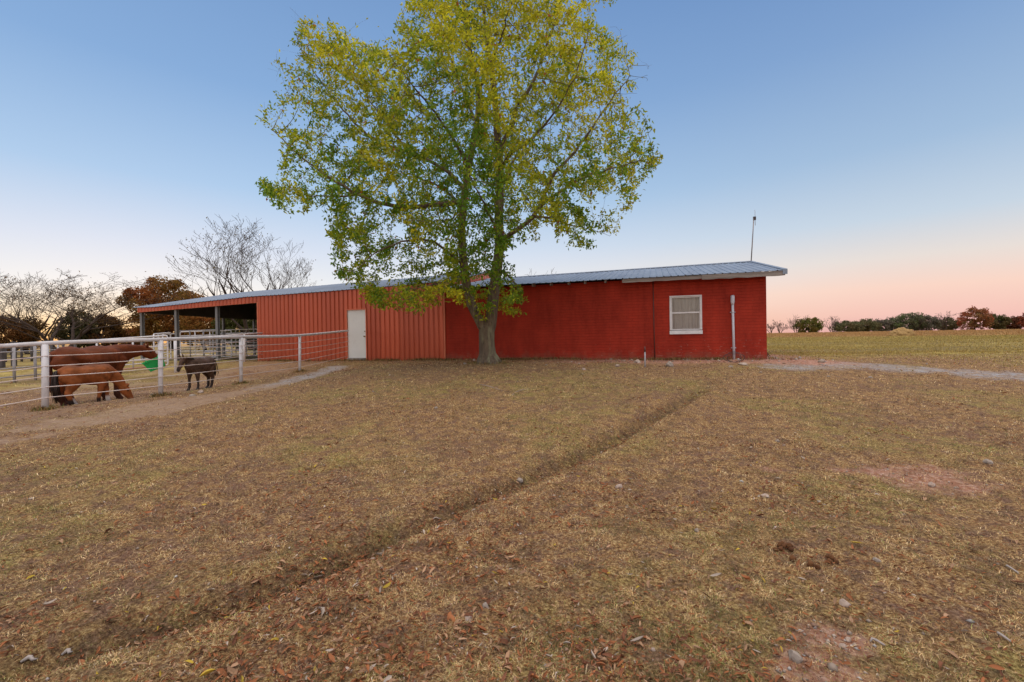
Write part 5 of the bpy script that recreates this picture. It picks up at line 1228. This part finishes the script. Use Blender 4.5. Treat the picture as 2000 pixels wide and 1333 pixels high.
for (px, py, n_, lb) in ((1523,1073,9,'heap of dry brown manure in the lower right grass'),(1560,1097,1,'single dry manure ball right of the manure heap'),(1597,1106,2,'pair of manure balls by a small grey stone'),(1628,1098,4,'dark manure clump rightmost of the dung')):
    p = GP(px, py); s = p.y/F_PX; rt = empty('manure_pile', p, 0, label=lb, cat='manure'); rr_ = random.Random(px); bm = bmesh.new()
    for i in range(n_):
        b2 = bmesh.new(); r_ = (5.6 if n_ > 1 else 6)*s*rr_.uniform(.8, 1.1); bmesh.ops.create_icosphere(b2, subdivisions=2, radius=r_)
        off = Vector((rr_.gauss(0, 1)*s*(12 if n_ > 4 else 7), rr_.gauss(0, .8)*s*9, r_*.7+(r_*.9 if i > n_*.7 and n_ > 4 else 0)))
        for v in b2.verts: v.co = v.co*(1+.5*noise.noise(v.co*60+Vector((i, px, 0))))+off
        me_ = bpy.data.meshes.new('t'); b2.to_mesh(me_); b2.free(); bm.from_mesh(me_); bpy.data.meshes.remove(me_)
    me = bpy.data.meshes.new('manure'); bm.to_mesh(me); bm.free(); o = link('manure_pile', me, M['dung'], None, True); o.location = p; tag(o, lb, 'manure'); bpy.data.objects.remove(rt)
# pale bark pieces and sticks
for k, (x0, y0, x1, y1, wd, lb) in enumerate(((938,752,982,764,.018,'long bleached stick lying in the grass under the tree'),(1000,772,1024,760,.022,'short forked stick right of the long bleached one'),(843,1017,862,1015,.012,'short pale stick at the edge of the ditch'),(120,1282,142,1276,.022,'pale bark strip in the ditch at the lower left'),(40,1296,74,1290,.022,'longer pale bark strip at the lower left corner'),(1700,1256,1730,1264,.013,'pale splinter at the bottom right'),(1950,1243,1974,1258,.014,'pale splinter near the bottom right corner'),(1965,1108,1990,1124,.013,'pale chip near the right edge'))):
    a, b_ = GP(x0, y0), GP(x1, y1); m_ = MB(); mid = (a+b_)/2+Vector((0, .01, .02)); L_ = (b_-a).length
    pts_ = [a+Vector((0,0,.006)), a.lerp(mid,.6)+Vector((0,.01,.004)), mid-Vector((0,0,.004)), mid.lerp(b_,.6)+Vector((0,-.012,.004)), b_+Vector((0,0,.008))]
    wd *= .5; m_.tube([q-a for q in pts_], [wd*.5, wd, wd*.9, wd*.7, wd*.25], 7)
    if k == 1: m_.tube([pts_[2]-a, pts_[2]-a+Vector((L_*.3, .15, .03))], [wd*.6, wd*.2], 6)
    o = m_.build('stick' if k < 3 else 'bark_strip', M['stick' if k < 3 else 'paleflake'], None, True); o.location = a; tag(o, lb, 'stick' if k < 3 else 'bark')
# standpipe in front of the wall
p = GP(1260, 717); t_ = P(1260, 684, p.y); sp = empty('standpipe', p, 0, label='short grey standpipe with a rusty cap in front of the wall left of the window', cat='pipe')
m_ = MB(); m_.tube([(0,0,-.1),(0,0,t_.z-p.z-.05)], .022, 10); m_.build('pipe', M['greypipe'], sp, True)
m_ = MB(); m_.tube([(0,0,t_.z-p.z-.05),(0,0,t_.z-p.z+.10)], [.03,.014], 10); m_.build('tap', M['conduit'], sp, True)
# wire coil leaning at the wall pipe
p = GP(1434, 709); wc = MB()
for k in range(4):
    pts_ = []; r_ = .19+.02*math.sin(k*2); 
    for i in range(25):
        t = 2*math.pi*i/24; pts_.append(Vector((math.cos(t)*(r_+.12*(k % 3)/2), .03*math.sin(t*2+k)+.025*k-.05, .02+(math.sin(t)*.5+.5)*(r_*1.15+.03*k))))
    wc.tube(pts_, .0055, 6, cap=False)
o = wc.build('wire_coil', M['cable'], None, True); o.location = p+WY*0.02; o.rotation_euler = (0, 0, -TH); tag(o, 'loose coil of dark wire around the foot of the wall pipe', 'wire', kind=None)
# haystack in the field
p = base_at(1762, 78); hs = bmesh.new(); bmesh.ops.create_icosphere(hs, subdivisions=5, radius=1)
for v in hs.verts:
    n_ = v.co.copy(); d = 1+.16*noise.noise(n_*2.2)+.10*noise.noise(n_*7)+.06*noise.noise(n_*18); v.co = Vector((n_.x*1.7*d*(1.12-.12*n_.z), n_.y*1.5*d, max(-.1, n_.z*1.35*d)))
me = bpy.data.meshes.new('haystack'); hs.to_mesh(me); hs.free(); o = link('haystack', me, M['hay'], None, True); o.location = p; tag(o, 'rounded weathered haystack standing alone in the field on the right', 'haystack')

# ================================================================== GROUND COVER
M['grass'] = tint_mat('grass_blade', rough=0.8, transl=0.1, spec=0.15)
M['litter'] = tint_mat('fallen_leaf', rough=0.75, transl=0.1, spec=0.2)
def scatter(n, r0, r1, seed, amax=R(60)):
    g = np.random.default_rng(seed); r = np.exp(g.uniform(math.log(r0), math.log(r1), n)); a = g.uniform(-amax, amax, n)
    return r*np.sin(a), r*np.cos(a), g
def outside(X, Y):
    lx_ = (X-CX)*WX.x+(Y-CY)*WX.y; ly_ = (X-CX)*WY.x+(Y-CY)*WY.y
    return ~((ly_ > -0.02) & (ly_ < 11) & (lx_ < 0.05) & (lx_ > X504-.05))
def grass():
    X, Y, g = scatter(1150000, 1.3, 32, 101); ok = outside(X, Y); m = masks(X, Y)
    dens = 0.95-0.80*m['dirt']-0.85*m['gravel']-0.75*m['clay']-0.55*m['bare']*smooth(.40,.55,fbm(X,Y,3,35,4))
    dens *= (0.12+0.88*smooth(.38, .56, fbm(X, Y, 6.5, 36, 4)))*(0.55+.45*smooth(.35, .5, fbm(X, Y, 1.4, 37, 4))); dens *= 1-.45*m['ditch']; dens *= 1-smooth(15, 31, np.hypot(X, Y)); ok &= g.random(len(X)) < dens
    X = X[ok]; Y = Y[ok]; gr = m['green'][ok]; dt = m['ditch'][ok]; n = len(X); Z = hgt(X, Y); r = np.hypot(X, Y)
    far_ = np.maximum(1, r/3.2); W = 0.0015*far_**0.9*g.uniform(.6, 1.5, n); L = 0.029*g.uniform(.4, 1.7, n)*np.minimum(far_, 3.0)**0.35
    a = g.uniform(0, 2*np.pi, n); lean = g.uniform(0.0, 1.0, n)**.55*1.5           # mostly flattened, dry and curled
    d = np.stack([np.cos(a)*np.sin(lean), np.sin(a)*np.sin(lean), np.cos(lean)], 1)
    sd = np.stack([-np.sin(a), np.cos(a), np.zeros(n)], 1); curl = g.normal(size=(n, 1))*1.1
    p0 = np.stack([X, Y, Z-0.003], 1); p1 = p0+d*(L*.5)[:, None]+sd*curl*(L*.12)[:, None]
    dn = d.copy(); dn[:, 2] -= g.uniform(.3, .9, n); p2 = p1+dn*(L*.5)[:, None]+sd*curl*(L*.4)[:, None]; p2[:, 2] = np.maximum(p2[:, 2], Z+.002)
    w = W[:, None]; V = np.stack([p0-sd*w*.5, p0+sd*w*.5, p1+sd*w*.5, p1-sd*w*.5, p2+sd*w*.12, p2-sd*w*.12], 1).reshape(-1, 3)
    b = np.arange(n)[:, None]*6; Fq = np.stack([b+np.array([[0,1,2,3]]), b+np.array([[3,2,4,5]])], 1).reshape(-1, 4)
    straw = np.array([.68,.48,.235]); tan = np.array([.44,.26,.115]); brn = np.array([.13,.070,.040]); grn = np.array([.24,.27,.075]); pale = np.array([.80,.64,.38])
    t = g.random((n, 1)); c = np.where(t < .36, straw, np.where(t < .68, tan, np.where(t < .9, brn, pale)))
    isg = (g.random(n) < (0.05+0.22*gr+.25*dt))[:, None]; c = np.where(isg, grn*g.uniform(.7, 1.4, (n, 1)), c); tuft = smooth(.30, .70, fbm(X, Y, 9.0, 38, 3)); c = c*g.uniform(.65, 1.25, (n, 1))*(0.42+0.98*tuft)[:, None]
    o = np_mesh('grass', V, Fq, M['grass'], cols=np.repeat(c, 6, 0)); tag(o, kind='stuff', label='short dry tan and green lawn grass over the yard', cat='grass')
def field_grass():
    # tall dry grass along the far side of the field and tufts over the mown field
    g = np.random.default_rng(202); n = 60000
    r = np.exp(g.uniform(math.log(92), math.log(185), n)); a = g.uniform(R(24), R(52), n); X = r*np.sin(a); Y = r*np.cos(a); Z = hgt(X, Y)
    L = g.uniform(.15, .6, n)*smooth(88, 135, r); W = .05*g.uniform(.5, 1.5, n)
    n2 = 90000; r2 = np.exp(g.uniform(math.log(17), math.log(100), n2)); a2 = g.uniform(R(24), R(54), n2); X2 = r2*np.sin(a2); Y2 = r2*np.cos(a2); st = smooth(.40, .56, fbm(X2*.12, Y2*1.0, .5, 77, 4)); kp = (g.random(n2) < .25+.75*st) & outside(X2, Y2) & (masks(X2, Y2)['gravel'] < .3)
    X2, Y2, r2, a2 = X2[kp], Y2[kp], r2[kp], a2[kp]; X = np.concatenate([X, X2]); Y = np.concatenate([Y, Y2]); Z = np.concatenate([Z, hgt(X2, Y2)]); a = np.concatenate([a, a2]); m2_ = len(X2); L = np.concatenate([L, g.uniform(.02, .07, m2_)*(r2/20)**.5]); W = np.concatenate([W, .006*(r2/15)*g.uniform(.5, 1.5, m2_)]); n = len(X); isnear = np.arange(n) >= n-m2_
    sd = np.stack([np.cos(a), -np.sin(a), np.zeros(n)], 1); p0 = np.stack([X, Y, Z-.02], 1); p1 = p0+np.stack([g.normal(size=n)*np.where(isnear, .03, .15), g.normal(size=n)*np.where(isnear, .03, .15), L], 1)
    V = np.stack([p0-sd*W[:, None], p0+sd*W[:, None], p1+sd*W[:, None]*.3, p1-sd*W[:, None]*.3], 1).reshape(-1, 3); Fq = (np.arange(n)[:, None]*4+np.array([[0,1,2,3]]))
    c = np.where(isnear[:, None], np.array([.44,.34,.11])*g.uniform(.45, 1.35, (n, 1)), np.array([.48,.30,.13])*g.uniform(.6, 1.25, (n, 1)))*(1-.3*(g.random((n, 1)) < .3)*np.array([[0,.4,.6]]))
    o = np_mesh('tall_dry_grass', V, Fq, M['grass'], cols=np.repeat(c, 4, 0)); tag(o, kind='stuff', label='dry golden field grass, tallest along the far side of the field', cat='grass')
def litter(count=95000, seed=303, med=.030, name='leaf_litter', lab='curled rust brown fallen leaves scattered over the yard', extra=0.0):
    X, Y, g = scatter(count, 1.3, 28, seed); ok = outside(X, Y); m = masks(X, Y); cl = fbm(X, Y, 1.1, 71, 4)
    tx, ty = GP(954, 711)[:2]
    # soft hollows collect leaves: the ditch and the slope under the tree
    dens = 0.16+0.6*smooth(.47, .66, cl)+1.8*m['ditch']*smooth(.30, .5, fbm(X, Y, 1.5, 72, 3))-0.5*m['dirt']-.5*m['gravel']; lxx = (X-CX)*WX.x+(Y-CY)*WX.y; lyy = (X-CX)*WY.x+(Y-CY)*WY.y; dens += extra+1.1*smooth(-3.6, -1.2, lyy+(cl-.5)*4)*smooth(.44, .58, fbm(X, Y, 1.7, 73, 4))*(lxx > -17)*(lxx < .5); dens *= 0.5
    ok &= g.random(len(X)) < dens; X = X[ok]; Y = Y[ok]; n = len(X); Z = hgt(X, Y); r = np.hypot(X, Y)
    L = np.clip(g.lognormal(math.log(med), .42, n), .008, .072)*np.maximum(1, r/9)**.5; W = L*g.uniform(.20, .38, n); a = g.uniform(0, 2*np.pi, n)
    ax = np.stack([np.cos(a), np.sin(a), g.normal(size=n)*.28], 1); ax /= np.linalg.norm(ax, axis=1, keepdims=True)
    up = np.stack([g.normal(size=n)*.45, g.normal(size=n)*.45, np.ones(n)], 1); up -= ax*np.sum(up*ax, 1, keepdims=True); up /= np.linalg.norm(up, axis=1, keepdims=True); sd = np.cross(ax, up)
    c0 = np.stack([X, Y, Z+.008+g.uniform(0, .010, n)], 1); cur = (g.uniform(.4, 1.4, n)*W)[:, None]; bend = (g.normal(size=n)*.18*L)[:, None]
    rows = []
    for t, wf in ((-.5, .04), (-.22, .42), (.10, .5), (.34, .30), (.52, .02)):
        ctr = c0+ax*(L*t)[:, None]+up*(bend*(4*t*t))
        rows.append(ctr+sd*(W*wf)[:, None]+up*cur*wf*2*.5); rows.append(ctr-up*0.0); rows.append(ctr-sd*(W*wf)[:, None]+up*cur*wf*2*.5)
    V = np.stack(rows, 1).reshape(-1, 3); b = np.arange(n)[:, None]*15; q = []
    for i in range(4):
        for j in range(2): s = i*3+j; q.append(b+np.array([[s, s+1, s+4, s+3]]))
    Fq = np.stack(q, 1).reshape(-1, 4)
    t = g.random((n, 1)); c = np.where(t < .45, [[.33,.125,.05]], np.where(t < .72, [[.21,.085,.045]], np.where(t < .93, [[.40,.24,.14]], np.where(t < .95, [[.50,.35,.05]], [[.46,.38,.31]]))))
    c = c*g.uniform(.65, 1.25, (n, 1)); o = np_mesh(name, V, Fq, M['litter'], cols=np.repeat(c, 15, 0), smooth_=True); tag(o, kind='stuff', label=lab, cat='leaves')
def pebbles():
    g = np.random.default_rng(404); n = 9000
    X, Y, g = scatter(60000, 1.5, 26, 405); ok = outside(X, Y); m = masks(X, Y); dens = .006+.45*m['clay']+.30*m['gravel']+.03*m['dirt']; ok &= g.random(len(X)) < dens; X = X[ok]; Y = Y[ok]; n = len(X)
    Z = hgt(X, Y); r = np.hypot(X, Y); s = np.clip(g.lognormal(math.log(.011), .45, n), .004, .045)*np.maximum(1, r/7)**.6*(1+1.1*m['clay'][ok]*(g.random(n) < .3)*(r > 9))
    oc = np.array([(1,0,0),(0,1,0),(-1,0,0),(0,-1,0),(.1,.1,1),(0,0,-1)], float); V = oc[None]*(s[:, None, None]*g.uniform(.55, 1.3, (n, 6, 1)))*np.array([1, .8, .6])
    a = g.uniform(0, 6.28, n); ca, sa = np.cos(a)[:, None], np.sin(a)[:, None]; x = V[..., 0]*ca-V[..., 1]*sa; y = V[..., 0]*sa+V[..., 1]*ca; V = np.stack([x+X[:, None], y+Y[:, None], V[..., 2]+Z[:, None]+s[:, None]*.2], -1).reshape(-1, 3)
    tri = np.array([(0,1,4),(1,2,4),(2,3,4),(3,0,4),(1,0,5),(2,1,5),(3,2,5),(0,3,5)]); Fq = (np.arange(n)[:, None, None]*6+tri[None]).reshape(-1, 3)
    t = g.random((n, 1)); c = np.where(t < .5, [[.42,.33,.26]], np.where(t < .85, [[.36,.22,.15]], [[.50,.46,.42]]))*g.uniform(.7, 1.2, (n, 1))
    o = np_mesh('pebbles', V, Fq, M['litter'], cols=np.repeat(c, 6, 0)); tag(o, kind='stuff', label='scattered pale limestone chips and gravel', cat='gravel')
def weeds():
    # longer stems left by the mower along the foot of the walls, round the tree and the fence posts
    g = np.random.default_rng(606); xs = []; ys = []; hh = []
    n = 9000; lx_ = g.uniform(X868-9.5, 0.3, n); ly_ = -np.abs(g.normal(size=n))*.13-.02; k = fbm(lx_, lx_*0, 1.3, 91, 4); keep = g.random(n) < smooth(.38, .62, k)+.12; lx_, ly_ = lx_[keep], ly_[keep]
    xs.append(CX+WX.x*lx_+WY.x*ly_); ys.append(CY+WX.y*lx_+WY.y*ly_); hh.append(g.uniform(.04, .14, len(lx_)))
    t = GP(954, 711); n = 1600; a = g.uniform(0, 6.28, n); r = .36+np.abs(g.normal(size=n))*.14; xs.append(t.x+np.cos(a)*r); ys.append(t.y+.1+np.sin(a)*r); hh.append(g.uniform(.03, .11, n))
    for q in bots[:5]: n = 350; a = g.uniform(0, 6.28, n); r = .05+np.abs(g.normal(size=n))*.09; xs.append(q.x+np.cos(a)*r); ys.append(q.y+np.sin(a)*r); hh.append(g.uniform(.03, .12, n))
    X = np.concatenate(xs); Y = np.concatenate(ys); H = np.concatenate(hh); n = len(X); Z = hgt(X, Y); a = g.uniform(0, 6.28, n); W = .006
    d = np.stack([np.cos(a)*.6, np.sin(a)*.6, np.ones(n)], 1)*H[:, None]; sd = np.stack([-np.sin(a), np.cos(a), np.zeros(n)], 1)*W
    p0 = np.stack([X, Y, Z-.01], 1); p1 = p0+d*np.array([.3,.3,.6]); p2 = p0+d*np.array([1,1,.95]); V = np.stack([p0-sd, p0+sd, p1+sd*.8, p1-sd*.8, p2+sd*.2, p2-sd*.2], 1).reshape(-1, 3)
    b = np.arange(n)[:, None]*6; Fq = np.stack([b+np.array([[0,1,2,3]]), b+np.array([[3,2,4,5]])], 1).reshape(-1, 4)
    c = np.where(g.random((n, 1)) < .6, [[.38,.24,.10]], np.where(g.random((n, 1)) < .5, [[.17,.09,.04]], [[.16,.18,.05]]))*g.uniform(.6, 1.2, (n, 1))
    o = np_mesh('weeds', V, Fq, M['grass'], cols=np.repeat(c, 6, 0)); tag(o, kind='stuff', label='ragged dry weeds along the foot of the wall, the tree and the fence posts', cat='weeds')
weeds(); grass(); field_grass(); litter(); litter(190000, 909, .013, 'leaf_crumbs', 'small broken rust brown leaf bits strewn through the lawn', .25); pebbles()
